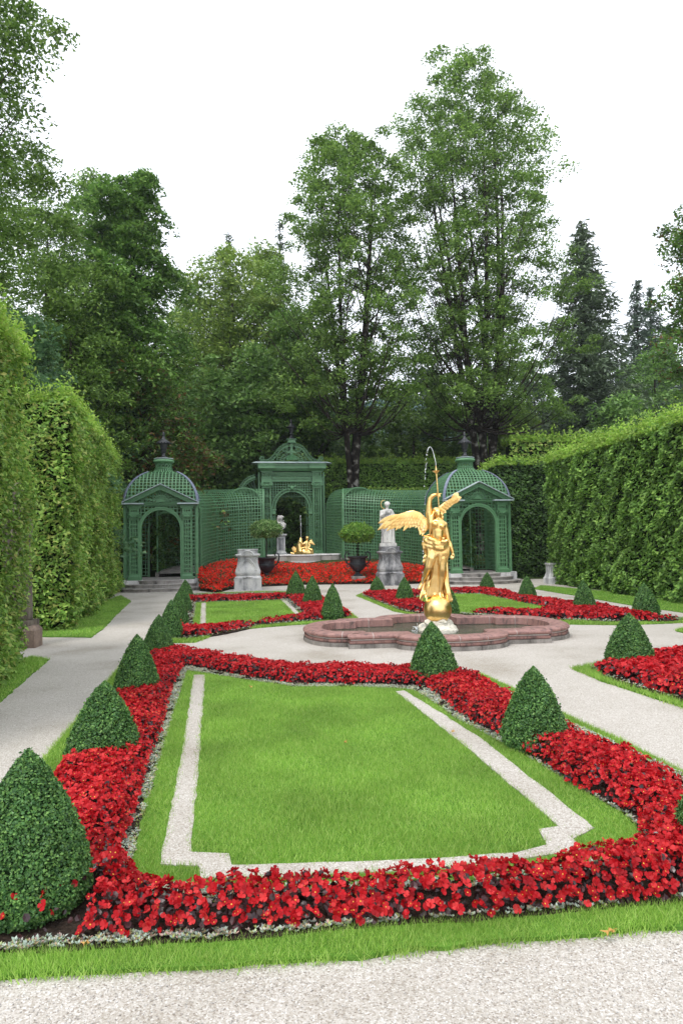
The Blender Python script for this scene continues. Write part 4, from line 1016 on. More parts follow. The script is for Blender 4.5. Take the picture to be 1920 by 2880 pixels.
    for s in (-1, 1):
        mb = MB(); a, b = Vector((s * 1.66, y, 3.74)), Vector((0, y, 4.53)); d = (b - a).normalized()
        n = Vector((-d.z * s, 0, d.x * s)); n = n if n.z > 0 else -n
        mb.bar(a - Vector((0, 0, .0)), b, n, .46, .03); mb.build('pediment_roof', M['zinc'], R)
        mb = MB(); a2, b2 = Vector((s * 1.5, y, 3.735)), Vector((0, y, 4.42)); mb.bar(a2 + n * -.02, b2 + n * -.02, (0, 1, 0), .16, .2)
        a3, b3 = Vector((s * 1.2, y - .08, 3.75)), Vector((0, y - .08, 4.31)); mb.bar(a3, b3, (0, 1, 0), .03, .12)
        for k in range(16):
            p = a2.lerp(b2, (k + 1.2) / 17.6) + n * -.03 + Vector((0, -.125, 0)); mb.bar(p + n * .035, p - n * .035, (0, 1, 0), .03, .04)
        mb.build('pediment_rake', GM, R)
    mb = MB(); cz = 3.76
    for k in range(13):
        a = math.pi * k / 12; r = min(.95, .40 / max(.18, math.sin(a)) if math.sin(a) > .3 else .95); r = min(r, (.62 - 0) / (math.sin(a) + .55 * abs(math.cos(a)) + 1e-6))
        mb.bar((.1 * math.cos(a), -.1, cz + .1 * math.sin(a)), (r * math.cos(a) , -.1, cz + r * math.sin(a)), (0, 1, 0), .035, .025)
    mb.ring((0, cz), .0, .12, -.14, -.08, 14, 0, math.pi); mb.ring((0, cz), .28, .32, -.12, -.09, 18, 0, math.pi)
    for s in (-1, 1):
        for (u, w_) in ((.42, .1), (.6, .08), (.78, .06), (.3, .28)): mb.ring((s * u, cz + w_), .03, .055, -.12, -.09, 10)
    mb.build('sunburst_ornament', GM, R)
    # dome: square cloister vault
    cyd = D / 2
    def wz(z): 
        u = (z - 3.70) / (5.30 - 3.70); return 1.58 * math.sqrt(max(0, 1 - u * u)) 
    ZT = 5.17
    zs = [3.72 + (ZT - 3.72) * math.sin(math.pi / 2 * k / 26) for k in range(27)]
    for q in range(4):
        mb = MB(); sw = .044
        s_prev = 0; acc = 0; lev = [3.74]; zz = 3.74; last = (wz(zz), zz)
        while zz < ZT:
            zz += .004; cur = (wz(zz), zz)
            if math.hypot(cur[0] - last[0], cur[1] - last[1]) >= .158: lev.append(zz); last = cur
        for z in lev:
            w = wz(z); dz = .01; nrm = Vector((0, -(z - 3.70) * 0 - 1.0 * (w / 1.58), (z - 3.7) / 1.6 * 1.2))
            mb.bar((-w, -w, z), (w, -w, z), nrm, sw, .016)
        for i in range(-9, 10):
            x = i * .158
            pts, nn = [], []
            for z in zs:
                w = wz(z)
                if w < abs(x) + .01: break
                pts.append((x, -w - .012, z)); nn.append((0, -w / 1.58, (z - 3.7) / 1.6))
            if len(pts) > 1: mb.strip(pts, nn, sw, .016)
        mb.v = [(x, y_ , z) for x, y_, z in mb.v]
        c, s_ = math.cos(q * math.pi / 2), math.sin(q * math.pi / 2)
        mb.v = [(x * c - y_ * s_, x * s_ + y_ * c + cyd, z) for x, y_, z in mb.v]
        tag(mb.build('dome_lattice', GM, R), kind='stuff')
        # hip with overlapping lead sheets
        mb = MB(); nseg = 20
        for k in range(nseg):
            za, zb = 3.70 + (ZT - 3.70) * math.sin(math.pi / 2 * k / nseg), 3.70 + (ZT - 3.70) * math.sin(math.pi / 2 * (k + 1) / nseg)
            wa, wb = wz(za) + .012, wz(zb) + .02
            mb.bar((-wa, -wa, za), (-wb, -wb, zb + .012), (-1, -1, .6), .13, .03)
        mb.v = [(x * c - y_ * s_, x * s_ + y_ * c + cyd, z) for x, y_, z in mb.v]
        mb.build('hip_flashing', M['lead'], R)
    # lantern
    C = (0, cyd, 0)
    mb = MB(); mb.lathe([(.50, 5.14), (.58, 5.15), (.58, 5.18), (.48, 5.19)], 32, C); 
    mb.lathe([(.37, 5.33), (.42, 5.34), (.42, 5.365), (.36, 5.37)], 32, C)
    for k in range(30):
        a = 2 * math.pi * k / 30; ca, sa = math.cos(a), math.sin(a)
        pts = [((.54 - .15 * math.sin(t * math.pi / 2)) * ca, cyd + (.54 - .15 * math.sin(t * math.pi / 2)) * sa, 5.18 + .16 * t) for t in (0, .35, .7, 1)]
        mb.strip(pts, [(ca, sa, .7)] * 4, .05, .02)
    mb.build('lantern_flare', GM, R)
    mb = MB()
    for k in range(14):
        a = 2 * math.pi * k / 14; m2 = MB(); m2.ring((0, 5.475), .045, .072, -.375, -.345, 14)
        m2.v = [(x, y_, 5.475 + (z - 5.475) * 1.35) for x, y_, z in m2.v]
        m2.v = [(x * math.cos(a) - y_ * math.sin(a), x * math.sin(a) + y_ * math.cos(a) + cyd, z) for x, y_, z in m2.v]; mb.add(m2.v, m2.f)
    mb.lathe([(.36, 5.36), (.37, 5.38), (.36, 5.395)], 28, C); mb.lathe([(.36, 5.565), (.38, 5.58), (.36, 5.6)], 28, C)
    mb.build('lantern_ring', GM, R)
    mb = MB(); mb.lathe([(.37, 5.6), (.44, 5.64), (.465, 5.69), (.44, 5.75), (.38, 5.79)], 96, C, ribs=36, rib=.05); mb.build('lantern_gadroon', GM, R, True)
    mb = MB(); mb.lathe([(.40, 5.79), (.45, 5.8), (.45, 5.83), (.3, 5.84)], 32, C); mb.build('lantern_plate', M['zinc'], R)
    mb = MB(); mb.lathe([(.23, 5.84), (.22, 5.87), (.13, 5.92), (.085, 5.97), (.07, 6.08), (.12, 6.12), (.13, 6.16), (.1, 6.19), (.12, 6.23), (.17, 6.36), (.19, 6.46), (.2, 6.5)], 24, C)
    mb.lathe([(.2, 6.5), (.3, 6.53), (.315, 6.56), (.29, 6.59), (.2, 6.65), (.11, 6.72), (.07, 6.8), (.055, 6.86), (.085, 6.89), (.05, 6.93), (.065, 6.97), (.02, 7.06)], 24, C, ribs=0)
    for k in range(16):
        a = 2 * math.pi * k / 16; mb.bar((.30 * math.cos(a), cyd + .30 * math.sin(a), 6.55), (.33 * math.cos(a), cyd + .33 * math.sin(a), 6.51), (math.cos(a), math.sin(a), 0), .07, .02)
    mb.build('finial_urn', M['iron'], R, True)
    return R
pl_ = G(449, 1661); pr_ = G(1350, 1640)
pavL = pavilion((pl_.x, pl_.y + .32, 0), math.radians(10), 'domed green trellis pavilion beside the yellowish hedge, at the end of the side path')
pavR = pavilion((pr_.x, pr_.y + .32, 0), math.radians(8.5), 'domed green trellis pavilion behind the golden angel, beside the dark corner hedge')

# ------------------------------------------------------------------ trellis tunnels
def bez(P0, P1, P2, P3, n):
    out = []
    for i in range(n + 1):
        t = i / n; a = (1 - t); out.append(P0 * a ** 3 + P1 * 3 * a * a * t + P2 * 3 * a * t * t + P3 * t ** 3)
    return out
def tunnel(label, path, side, w=2.1, hw=2.6, zfun=None, vine=None):
    """path: inner wall foot (Vectors with z); side = +1 when the outer wall lies to the left of the path"""
    # resample evenly
    L = [0]
    for i in range(1, len(path)): L.append(L[-1] + (path[i] - path[i - 1]).length)
    N = int(L[-1] / .155); pts = []
    for k in range(N + 1):
        s = L[-1] * k / N; i = max(j for j in range(len(L)) if L[j] <= s + 1e-9); i = min(i, len(path) - 2)
        pts.append(path[i].lerp(path[i + 1], (s - L[i]) / max(1e-9, L[i + 1] - L[i])))
    c0 = pts[len(pts) // 2]; root = empty('trellis_tunnel', (c0.x, c0.y, 0), 0, label, 'arbour tunnel', 'lattice tunnels joining the pavilions to the portal')
    org = Vector((c0.x, c0.y, 0)); pts = [p - org for p in pts]
    R = w / 2; prof = []; nw = 16; na = 25
    rr = .62   # rounded shoulders: a flattened arch
    for j in range(nw): prof.append((0, hw * j / nw, 1, 0))
    for j in range(na + 1):
        a = math.pi * j / na; ca, sa = math.cos(a), math.sin(a); e = .88
        cx = math.copysign(abs(ca) ** e, ca); sz_ = abs(sa) ** e
        prof.append((R - R * cx, hw + 1.4 * sz_, ca, sa))
    for j in range(nw - 1, -1, -1): prof.append((w, hw * j / nw, -1, 0))
    def sidev(i):
        a, b = pts[max(0, i - 1)], pts[min(N, i + 1)]; d = (b - a); d.z = 0; d.normalize(); return Vector((-d.y, d.x, 0)) * side
    sv = [sidev(i) for i in range(N + 1)]
    # smooth side vectors so the outer wall does not cross itself
    grid = []
    for i in range(N + 1):
        row = []
        for (o, h, na_, nz_) in prof:
            row.append((pts[i] + sv[i] * o + Vector((0, 0, h)), -sv[i] * na_ + Vector((0, 0, nz_))))
        grid.append(row)
    mb = MB()
    for i in range(N + 1):
        mb.strip([q[0] for q in grid[i]], [q[1] for q in grid[i]], .042, .014)
    tag(mb.build('upright_slats', GM, root), kind='stuff')
    mb = MB()
    for j in range(len(prof)):
        mb.strip([grid[i][j][0] + grid[i][j][1].normalized() * .012 for i in range(N + 1)], [grid[i][j][1] for i in range(N + 1)], .042, .012)
    tag(mb.build('cross_slats', GM, root), kind='stuff')
    # frames
    for i in sorted(set([0, N] + list(range(0, N, 11)))):
        mb = MB(); mb.strip([q[0] - q[1].normalized() * .02 for q in grid[i]], [q[1] for q in grid[i]], .06 if 0 < i < N else .09, .05); mb.build('frame_arch', GM, root)
    mb = MB()
    for o in (0, w):
        mb.strip([pts[i] + sv[i] * o + Vector((0, 0, -.17)) for i in range(N + 1)], [sv[i] for i in range(N + 1)], .34, .16)
    mb.build('kerb', M['base_stone'], root)
    mb = MB(); n = N + 1
    mb.add([tuple(pts[i] + sv[i] * .09 + Vector((0, 0, -.05))) for i in range(n)] + [tuple(pts[i] + sv[i] * (w - .09) + Vector((0, 0, -.05))) for i in range(n)], [(i, i + 1, n + i + 1, n + i) for i in range(n - 1)])
    mb.build('floor', M['step'], root)
    return root, pts, sv, org, prof, grid
def V2(x, y, z): return Vector((x, y, z))
pathL = bez(V2(-6.75, 32.9, .68), V2(-7.1, 36.0, .85), V2(-6.5, 38.0, 1.05), V2(-4.36, 38.2, 1.12), 40)
pathR = bez(V2(4.35, 34.2, .60), V2(4.4, 36.6, .7), V2(3.0, 38.5, .85), V2(.1, 38.5, 1.08), 40)
tL = tunnel('curved green lattice tunnel from the nearer pavilion to the portal', pathL, 1)
tR = tunnel('green lattice tunnel with a squared end, between the portal and the farther pavilion', pathR, -1)
# squared returns towards the portal
rL = tunnel('short lattice return joining the curved tunnel to the portal', [V2(-4.40, 38.35, 1.12), V2(-4.9, 41.2, 1.2)], 1)
rR = tunnel('short dense lattice return seen edge-on beside the portal', [V2(-.0, 38.6, 1.1), V2(-.95, 42.0, 1.25)], -1)
# creepers on the tunnels
def creeper(label, T, lo, hi, n, ls, jlo, jhi, mat, out=.08):
    root, pts, sv, org, prof, grid = T; r = np.random.default_rng(n); P_ = []; Nn = []
    for k in range(n):
        i = int((lo + (hi - lo) * r.random()) * (len(grid) - 1)); j = int((jlo + (jhi - jlo) * r.random()) * (len(prof) - 1))
        p, nn = grid[i][j]; 
        if math.sin(i * .8 + 2 * math.sin(j * .6)) + .9 * math.sin(j * .9 + i * .23) < -.7: continue
        q = p + nn.normalized() * (out * (r.random() * 1.6 - .5)) + Vector(r.normal(size=3) * .05)
        P_.append(tuple(q + org)); Nn.append(tuple(nn.normalized() * .7 + Vector((0, 0, .5)) + Vector(r.normal(size=3) * .5)))
    V, F = scatter(*LEAF_W, np.array(P_), np.array(Nn), ls * (.6 + .8 * r.random(len(P_))))
    tag(link('creeper', np_mesh('creeper', V, F), mat), label, 'climbing plant', 'creepers on the trellis', 'stuff')
creeper('green creeper filling the outer wall of the curved tunnel', tL, 0, 1, 8000, .15, .68, 1, M['shade_leaf'], .2)
creeper('green creeper on the outer wall of the far tunnel', tR, 0, 1, 6500, .15, .66, 1, M['shade_leaf'], .2)
creeper('yellowish creeper lying on the roof of the far tunnel', tR, .05, .85, 1500, .12, .50, .60, M['tree_yellow'], .16)
creeper('thin green creeper along the roof of the curved tunnel', tL, .1, .9, 500, .12, .52, .62, M['tree_chestnut'], .12)

# ------------------------------------------------------------------ portal
def portal(loc, rz):
    R = empty('trellis_portal', loc, rz, 'tall green trellis portal with scrolled crest above the white basin', 'garden portal')
    for s in (-1, 1):
        cx = s * 1.555; y = -.12
        mb = MB(); mb.box(cx - .31, cx + .31, y - .2, y + .25, -.3, .0); mb.box(cx - .28, cx + .28, y - .16, y + .2, 0, .12); mb.build('column_base', GM, R)
        mb = MB(); mb.box(cx - .265, cx - .19, y - .05, y + .05, .12, 3.94); mb.box(cx + .19, cx + .265, y - .05, y + .05, .12, 3.94)
        for i in (-1, 0, 1): mb.box(cx + i * .095 - .016, cx + i * .095 + .016, y - .03, y + .01, .12, 3.94)
        k = 0; z = .2
        while z < 3.9:
            mb.box(cx - .19, cx + .19, y - .02, y + .02, z - .015, z + .015); z += .08 if k % 2 == 0 else .46; k += 1
        mb.build('column_shaft', GM, R)
        mb = MB(); mb.box(cx - .3, cx + .3, y - .1, y + .1, 3.94, 3.99); mb.frustum(.22, .07, 3.99, .26, .1, 4.22, cx, y); mb.box(cx - .33, cx + .33, y - .13, y + .12, 4.27, 4.33)
        for q in (-1, 1): mb.ring((cx + q * .27, 4.18), .03, .1, y - .15, y - .05, 16); mb.ring((cx + q * .1, 4.15), .02, .07, y - .17, y - .08, 12)
        mb.lathe([(.02, 4.02), (.07, 4.08), (.07, 4.13), (.02, 4.19)], 10, (cx, y - .12, 0))
        for q in range(-2, 3): mb.bar((cx + q * .09, y - .12, 4.0), (cx + q * .12, y - .16, 4.12), (0, 1, 0), .06, .02)
        mb.build('capital', GM, R)
        mb = MB(); mb.box(cx - .31, cx + .31, y - .1, y + .2, 4.332, 4.56); mb.box(cx - .36, cx + .36, y - .14, y + .2, 4.56, 4.6)
        mb.box(cx - .27, cx + .27, y - .05, y + .15, 4.6, 4.66); mb.box(cx - .27, cx + .27, y - .05, y + .15, 4.88, 4.93)
        for q in (-1, 1): mb.box(cx + q * .24 - .03, cx + q * .24 + .03, y - .05, y + .15, 4.66, 4.88); mb.ring((cx + q * .08, 4.77), .05, .09, y - .06, y + .0, 16)
        mb.box(cx - .33, cx + .33, y - .12, y + .2, 4.93, 4.98)
        mb.build('entablature_block', GM, R)
        mb = MB(); lattice(mb, min(s * 1.84, s * 2.0), max(s * 1.84, s * 2.0), -.3, 4.5, .15, .16, .2, .035); mb.box(s * 2.0 - .05, s * 2.0 + .05, .08, .2, -.3, 4.95); mb.build('outer_lattice', GM, R)
        # jambs with ring work
        xj = s * 1.14
        mb = MB(); mb.box(xj - .115, xj - .085, -.05, .03, -.1, 2.45); mb.box(xj + .085, xj + .115, -.05, .03, -.1, 2.45)
        for k in range(10): mb.ring((xj, .05 + k * .235), .045, .085, -.03, .01, 12)
        for k in range(9):
            z = .167 + k * .235; mb.bar((xj - .08, -.01, z - .05), (xj + .08, -.01, z + .05), (0, 1, 0), .022, .02); mb.bar((xj - .08, -.012, z + .05), (xj + .08, -.012, z - .05), (0, 1, 0), .022, .02)
        mb.box(xj - .13, xj + .13, -.07, .05, 2.35, 2.6); mb.box(xj - .17, xj + .17, -.1, .07, 2.6, 2.68)
        mb.build('jamb', GM, R)
    mb = MB(); zc = 2.70
    mb.ring((0, zc), 1.02, 1.07, -.08, .05, 36, 0, math.pi); mb.ring((0, zc), 1.2, 1.25, -.08, .05, 36, 0, math.pi)
    for k in range(19):
        a = math.pi * (k + .5) / 19; mb.ring((1.135 * math.cos(a), zc + 1.135 * math.sin(a)), .04, .068, -.05, .01, 10)
    mb.lathe([(.03, 3.78), (.11, 3.86), (.13, 3.96), (.08, 4.07), (.02, 4.1)], 12, (0, -.12, 0))
    for q in (-1, 1): mb.bar((0, -.12, 4.0), (q * .26, -.12, 4.1), (0, 1, 0), .08, .05); mb.bar((0, -.12, 3.86), (q * .2, -.12, 3.86), (0, 1, 0), .07, .05)
    mb.build('ring_arch', GM, R)
    mb = MB(); lattice(mb, -1.29, 1.29, 2.68, 4.34, .06, .15, .15, .036, ok=lambda x, z: x * x + (z - zc) ** 2 > 1.24 ** 2 or z < zc and abs(x) > 1.2); tag(mb.build('spandrel_lattice', GM, R), kind='stuff')
    mb = MB(); mb.box(-1.245, 1.245, -.08, .1, 4.34, 4.37); mb.box(-1.245, 1.245, -.04, .1, 4.37, 4.52); mb.box(-1.195, 1.195, -.1, .1, 4.52, 4.57); mb.box(-1.28, 1.28, -.05, .05, 4.57, 4.62); mb.box(-1.28, 1.28, -.05, .05, 4.88, 4.93)
    for k in range(21):
        x = -1.25 + k * .119; mb.bar((x, -.02, 4.62), (x + .119, -.02, 4.88), (0, 1, 0), .028, .02); mb.bar((x + .119, -.04, 4.62), (x, -.04, 4.88), (0, 1, 0), .028, .02)
    mb.build('frieze', GM, R)
    mb = MB()
    mb.frustum(1.95, .3, 4.985, 2.05, .42, 5.12, 0, .1); mb.box(-2.08, 2.08, -.36, .5, 5.125, 5.30)
    for s in (-1, 1): mb.box(s * 1.55 - .52, s * 1.55 + .52, -.52, -.361, 5.12, 5.30); mb.box(s * 1.55 - .48, s * 1.55 + .48, -.49, -.361, 5.3, 5.44)
    for k in range(52):
        x = -2.0 + k * .0785
        pr = abs(abs(x) - 1.55) < .5; mb.box(x - .022, x + .022, -.56 if pr else -.42, -.48 if pr else -.36, 5.32, 5.41)
    mb.box(-2.12, 2.12, -.40, .5, 5.302, 5.44)
    mb.build('cornice', GM, R)
    mb = MB(); mb.frustum(2.45, .62, 5.45, 2.2, .36, 5.56, 0, .1); mb.box(-2.45, 2.45, -.55, .6, 5.442, 5.449); mb.build('cornice_flashing', M['zinc'], R)
    # scrolled crest
    mb = MB()
    def crest(t):  # outer curve from scroll at the eaves to the top
        pts = [(1.78, 5.68), (1.45, 5.70), (1.12, 5.98), (.85, 6.36), (.52, 6.62), (.2, 6.70)]
        u = t * (len(pts) - 1); i = min(int(u), len(pts) - 2); f = u - i
        p0, p1, p2, p3 = pts[max(0, i - 1)], pts[i], pts[i + 1], pts[min(len(pts) - 1, i + 2)]
        return tuple(.5 * (2 * p1[k] + (p2[k] - p0[k]) * f + (2 * p0[k] - 5 * p1[k] + 4 * p2[k] - p3[k]) * f * f + (3 * p1[k] - p0[k] - 3 * p2[k] + p3[k]) * f ** 3) for k in (0, 1))
    for s in (-1, 1):
        oc = [crest(i / 24) for i in range(25)]
        nn = []
        for i in range(25):
            a, b = oc[max(0, i - 1)], oc[min(24, i + 1)]; d = Vector((b[0] - a[0], b[1] - a[1])).normalized(); nn.append((-d.y, d.x) if True else 0)
        nn = [(n[0], n[1]) if n[1] > 0 else (-n[0], -n[1]) for n in nn]
        mb.strip([(s * p[0], -.1, p[1]) for p in oc], [(s * n[0], 0, n[1]) for n in nn], .2, .03)
        mb.strip([(s * (p[0] - n[0] * .2), -.1, p[1] - n[1] * .2) for p, n in zip(oc, nn)][2:], [(s * n[0], 0, n[1]) for n in nn][2:], .2, .03)
        for k in range(1, 13):
            p = oc[int(k * 1.95)]; n = nn[int(k * 1.95)]; mb.ring((s * (p[0] - n[0] * .1), p[1] - n[1] * .1), .045, .078, -.13, -.07, 10)
        pts = []
        for i in range(26):
            a = i / 25 * 3.6 * math.pi; r = .17 * (1 - i / 30); pts.append((s * (1.80 - r * math.sin(a) * -1), -.1, 5.76 - r * math.cos(a) * .95))
        mb.strip(pts, [(s * (abs(p[0]) - 1.8), 0, p[2] - 5.76 + 1e-4) for p in pts], .2, .03)
        pts = []
        for i in range(28):
            a = i / 27 * 3.8 * math.pi; r = .2 * (1 - i / 34); pts.append((s * (.42 - r * math.sin(a)), -.14, 6.32 + r * math.cos(a) * .95))
        mb.strip(pts, [(s * (abs(p[0]) - .42), 0, p[2] - 6.32 + 1e-4) for p in pts], .16, .035)
        mb.bar((s * .05, -.14, 6.2), (s * .3, -.14, 6.12), (0, 1, 0), .12, .04)
        for k in range(6):
            a = math.radians(12 + k * 13); mb.bar((s * .42 * math.cos(a), -.04, 5.58 + .38 * math.sin(a)), (s * .92 * math.cos(a), -.04, 5.58 + .62 * math.sin(a)), (0, 1, 0), .03, .02)
    for r_ in (.5, .7, .92): 
        m2 = MB(); m2.ring((0, 5.58), r_ - .02, r_ + .02, -.06, -.03, 26, .05, math.pi - .05); m2.v = [(x, y_, 5.58 + (z - 5.58) * .8) for x, y_, z in m2.v]; mb.add(m2.v, m2.f)
    mb.bar((0, -.12, 6.0), (0, -.12, 6.7), (0, 1, 0), .16, .08); mb.ring((0, 6.55), .03, .12, -.18, -.1, 14)
    mb.box(-1.9, 1.9, -.16, .0, 5.562, 5.6)
    mb.build('scrolled_crest', GM, R)
    mb = MB(); vs = [(0, -.2, 5.66)]; n = 21
    for i in range(n):
        a = math.radians(-12 + 204 * i / (n - 1)); r = .37 * (1 if i % 2 == 0 else .86); vs.append((r * math.cos(a), -.26 if i % 2 == 0 else -.2, 5.72 + r * math.sin(a) * .82))
    mb.add(vs, [(0, i, i + 1) for i in range(1, n)]); m3 = MB(); m3.add([(x, y_ + .05, z) for x, y_, z in vs], [(0, i + 1, i) for i in range(1, n)]); mb.add(m3.v, m3.f)
    mb.build('shell_ornament', GM, R)
    mb = MB(); mb.box(-.27, .27, -.33, .2, 6.72, 6.77); mb.box(-.23, .23, -.3, .16, 6.77, 6.92); mb.box(-.31, .31, -.37, .24, 6.92, 6.96); mb.build('finial_base', GM, R)
    mb = MB(); mb.lathe([(.23, 6.96), (.2, 7.02), (.11, 7.1), (.08, 7.2), (.13, 7.27), (.1, 7.33), (.15, 7.5), (.18, 7.62), (.29, 7.66), (.3, 7.7), (.2, 7.78), (.1, 7.88), (.06, 7.98), (.09, 8.02), (.05, 8.07), (.07, 8.12), (.02, 8.2)], 24, (0, -.07, 0)); mb.build('finial_urn', M['iron'], R, True)
    # rear frame with a second arch and lattice, sides
    mb = MB(); y2 = 2.2
    lattice(mb, -1.9, 1.9, 3.0, 4.9, y2, .17, .17, .036, ok=lambda x, z: x * x + (z - 2.0) ** 2 > 1.3 ** 2)
    lattice(mb, -1.9, -1.2, -.2, 3.0, y2, .17, .17, .036); lattice(mb, 1.2, 1.9, -.2, 3.0, y2, .17, .17, .036)
    mb.box(-1.2, 1.2, y2 - .1, y2 + .05, 3.55, 3.62); mb.box(-1.2, 1.2, y2 - .1, y2 + .05, 3.85, 3.9); mb.box(-1.95, 1.95, y2 - .1, y2 + .1, 4.9, 5.1)
    for s in (-1, 1): mb.box(s * 1.15 - .06, s * 1.15 + .06, y2 - .1, y2 + .05, -.3, 3.4); mb.box(s * 1.95 - .06, s * 1.95 + .06, y2 - .06, y2 + .06, -.3, 5.0)
    tag(mb.build('rear_lattice', GM, R), kind='stuff')
    for s in (-1, 1):
        mb = MB(); lattice(mb, .2, y2, -.2, 4.9, 0, .18, .2, .036); mb.v = [(s * (2.0 + y_), x, z) for x, y_, z in mb.v]; tag(mb.build('side_lattice', GM, R), kind='stuff')
        # curved flying rib on the near flank
        if s > 0: continue
        mb = MB(); cxx, czz = s * 1.95, 3.3
        for rr_ in (1.35, 1.08):
            pts = [(s * 3.4 - s * rr_ * math.cos(a), .45, 3.25 + rr_ * 1.15 * math.sin(a)) for a in [math.radians(20 + 62 * i / 14) for i in range(15)]]
            pts = [(s * (2.0 + 1.35 - (3.4 - abs(p[0])) ) , p[1], p[2]) for p in pts]
            mb.strip([(s * (2.0 + rr_ * math.cos(math.radians(8 + 72 * i / 14))), .45, 3.35 + rr_ * 1.1 * math.sin(math.radians(8 + 72 * i / 14))) for i in range(15)], [(s * math.cos(math.radians(8 + 72 * i / 14)), 0, math.sin(math.radians(8 + 72 * i / 14))) for i in range(15)], .5, .03)
        for i in range(14):
            a = math.radians(8 + 72 * (i + .5) / 14)
            mb.bar((s * (2.0 + 1.08 * math.cos(a)), .22, 3.35 + 1.08 * 1.1 * math.sin(a)), (s * (2.0 + 1.35 * math.cos(a)), .22, 3.35 + 1.35 * 1.1 * math.sin(a)), (0, 1, 0), .03, .02)
            mb.ring((s * (2.0 + 1.21 * math.cos(a)), 3.35 + 1.21 * 1.1 * math.sin(a)), .03, .06, .2, .24, 8)
        for i in range(7):
            a = math.radians(12 + 10 * i); mb.bar((s * (2.0 + .6 * math.cos(a)), .45, 3.35 + .66 * math.sin(a)), (s * (2.0 + 1.06 * math.cos(a)), .45, 3.35 + 1.16 * math.sin(a)), (0, 1, 0), .03, .02)
        mb.build('flying_rib', GM, R)
    mb = MB(); mb.box(-2.1, 2.1, -.5, 2.5, -.6, -.3); mb.build('foot_slab', M['base_stone'], R)
    return R
PY = 42.0
pc = P(823, 1553, PY)
portal((pc.x, PY, pc.z), math.radians(9.5))
hedge('dark hedge closing the view through the portal arch', [(-8.5, 45.8), (.2, 46.4), (.2, 48.4), (-8.5, 47.8)], .9, 6.0, [0], 170, .15, M['tree_dark'], M['tree_dark'], tipd=80, shag=.3)
# ------------------------------------------------------------------ sculpted things
def _cap(mb, a, ra, b, rb, n=12):
    a, b = Vector(a), Vector(b); d = (b - a); L = max(d.length, 1e-4); d.normalize()
    pts, rs = [], []
    for k in range(4): an = math.pi / 2 * (1 - k / 4) * .98; pts.append(a - d * ra * math.sin(an)); rs.append(ra * math.cos(an))
    pts += [a, b]; rs += [ra, rb]
    for k in range(1, 5): an = math.pi / 2 * (k / 4) * .98; pts.append(b + d * rb * math.sin(an)); rs.append(rb * math.cos(an))
    mb.tube(pts, rs, n)
def _ell(mb, c, r, rot=None, n=14):
    c = Vector(c); m = rot or Matrix.Identity(3); vs = []; k = 9
    for i in range(k + 1):
        t = math.pi * (i + .02) / (k + .04)
        for j in range(n):
            a = 2 * math.pi * j / n; vs.append(c + m @ Vector((r[0] * math.sin(t) * math.cos(a), r[1] * math.sin(t) * math.sin(a), r[2] * math.cos(t))))
    fs = [(i * n + j, i * n + (j + 1) % n, (i + 1) * n + (j + 1) % n, (i + 1) * n + j) for i in range(k) for j in range(n)]
    fs += [tuple(range(n))[::-1], tuple(k * n + j for j in range(n))]
    mb.add(vs, fs)
def chain(mb, pts, rads, n=10):
    for i in range(len(pts) - 1): _cap(mb, pts[i], rads[i], pts[i + 1], rads[i + 1], n)
def meld(mb, name, mat, parent, voxel, smooth=4, fac=.5):
    """melt the pieces into one continuous surface"""
    me = bpy.data.meshes.new('tmp'); me.from_pydata(mb.v, [], mb.f)
    bm = bmesh.new(); bm.from_mesh(me); bmesh.ops.recalc_face_normals(bm, faces=bm.faces); bm.to_mesh(me); bm.free()
    o = bpy.data.objects.new('tmp', me); col.objects.link(o)
    m = o.modifiers.new('r', 'REMESH'); m.mode = 'VOXEL'; m.voxel_size = voxel; m.use_smooth_shade = True
    s = o.modifiers.new('s', 'SMOOTH'); s.factor = fac; s.iterations = smooth
    dg = bpy.context.evaluated_depsgraph_get(); out = bpy.data.meshes.new_from_object(o.evaluated_get(dg))
    out.name = name; bpy.data.objects.remove(o); bpy.data.meshes.remove(me)
    out.materials.clear()
    for p in out.polygons: p.use_smooth = True
    return link(name, out, mat, parent)
def feather(mb, a, b, w, nrm, bend=.0, th=.012):
    a, b = Vector(a), Vector(b); d = b - a; n = Vector(nrm).normalized(); s = d.normalized().cross(n).normalized(); vs = []; K = 9
    for i in range(K):
        t = i / (K - 1); ww = w / 2 * (math.sin(min(1, t * 2.2 + .25) * math.pi / 2)) * (1 if t < .55 else max(.06, 1 - ((t - .55) / .46) ** 1.8))
        c = a + d * t + s * bend * math.sin(t * math.pi * .9) * d.length
        k = th * (1 - .6 * t)
        vs += [c - s * ww - n * k * .3, c - n * k * 1.6, c + s * ww - n * k * .3, c + s * ww * .6 + n * k, c - s * ww * .6 + n * k]
    fs = [(i * 5 + j, i * 5 + (j + 1) % 5, i * 5 + 5 + (j + 1) % 5, i * 5 + 5 + j) for i in range(K - 1) for j in range(5)]
    fs += [tuple(range(5))[::-1], tuple((K - 1) * 5 + j for j in range(5))]
    mb.add(vs, fs)

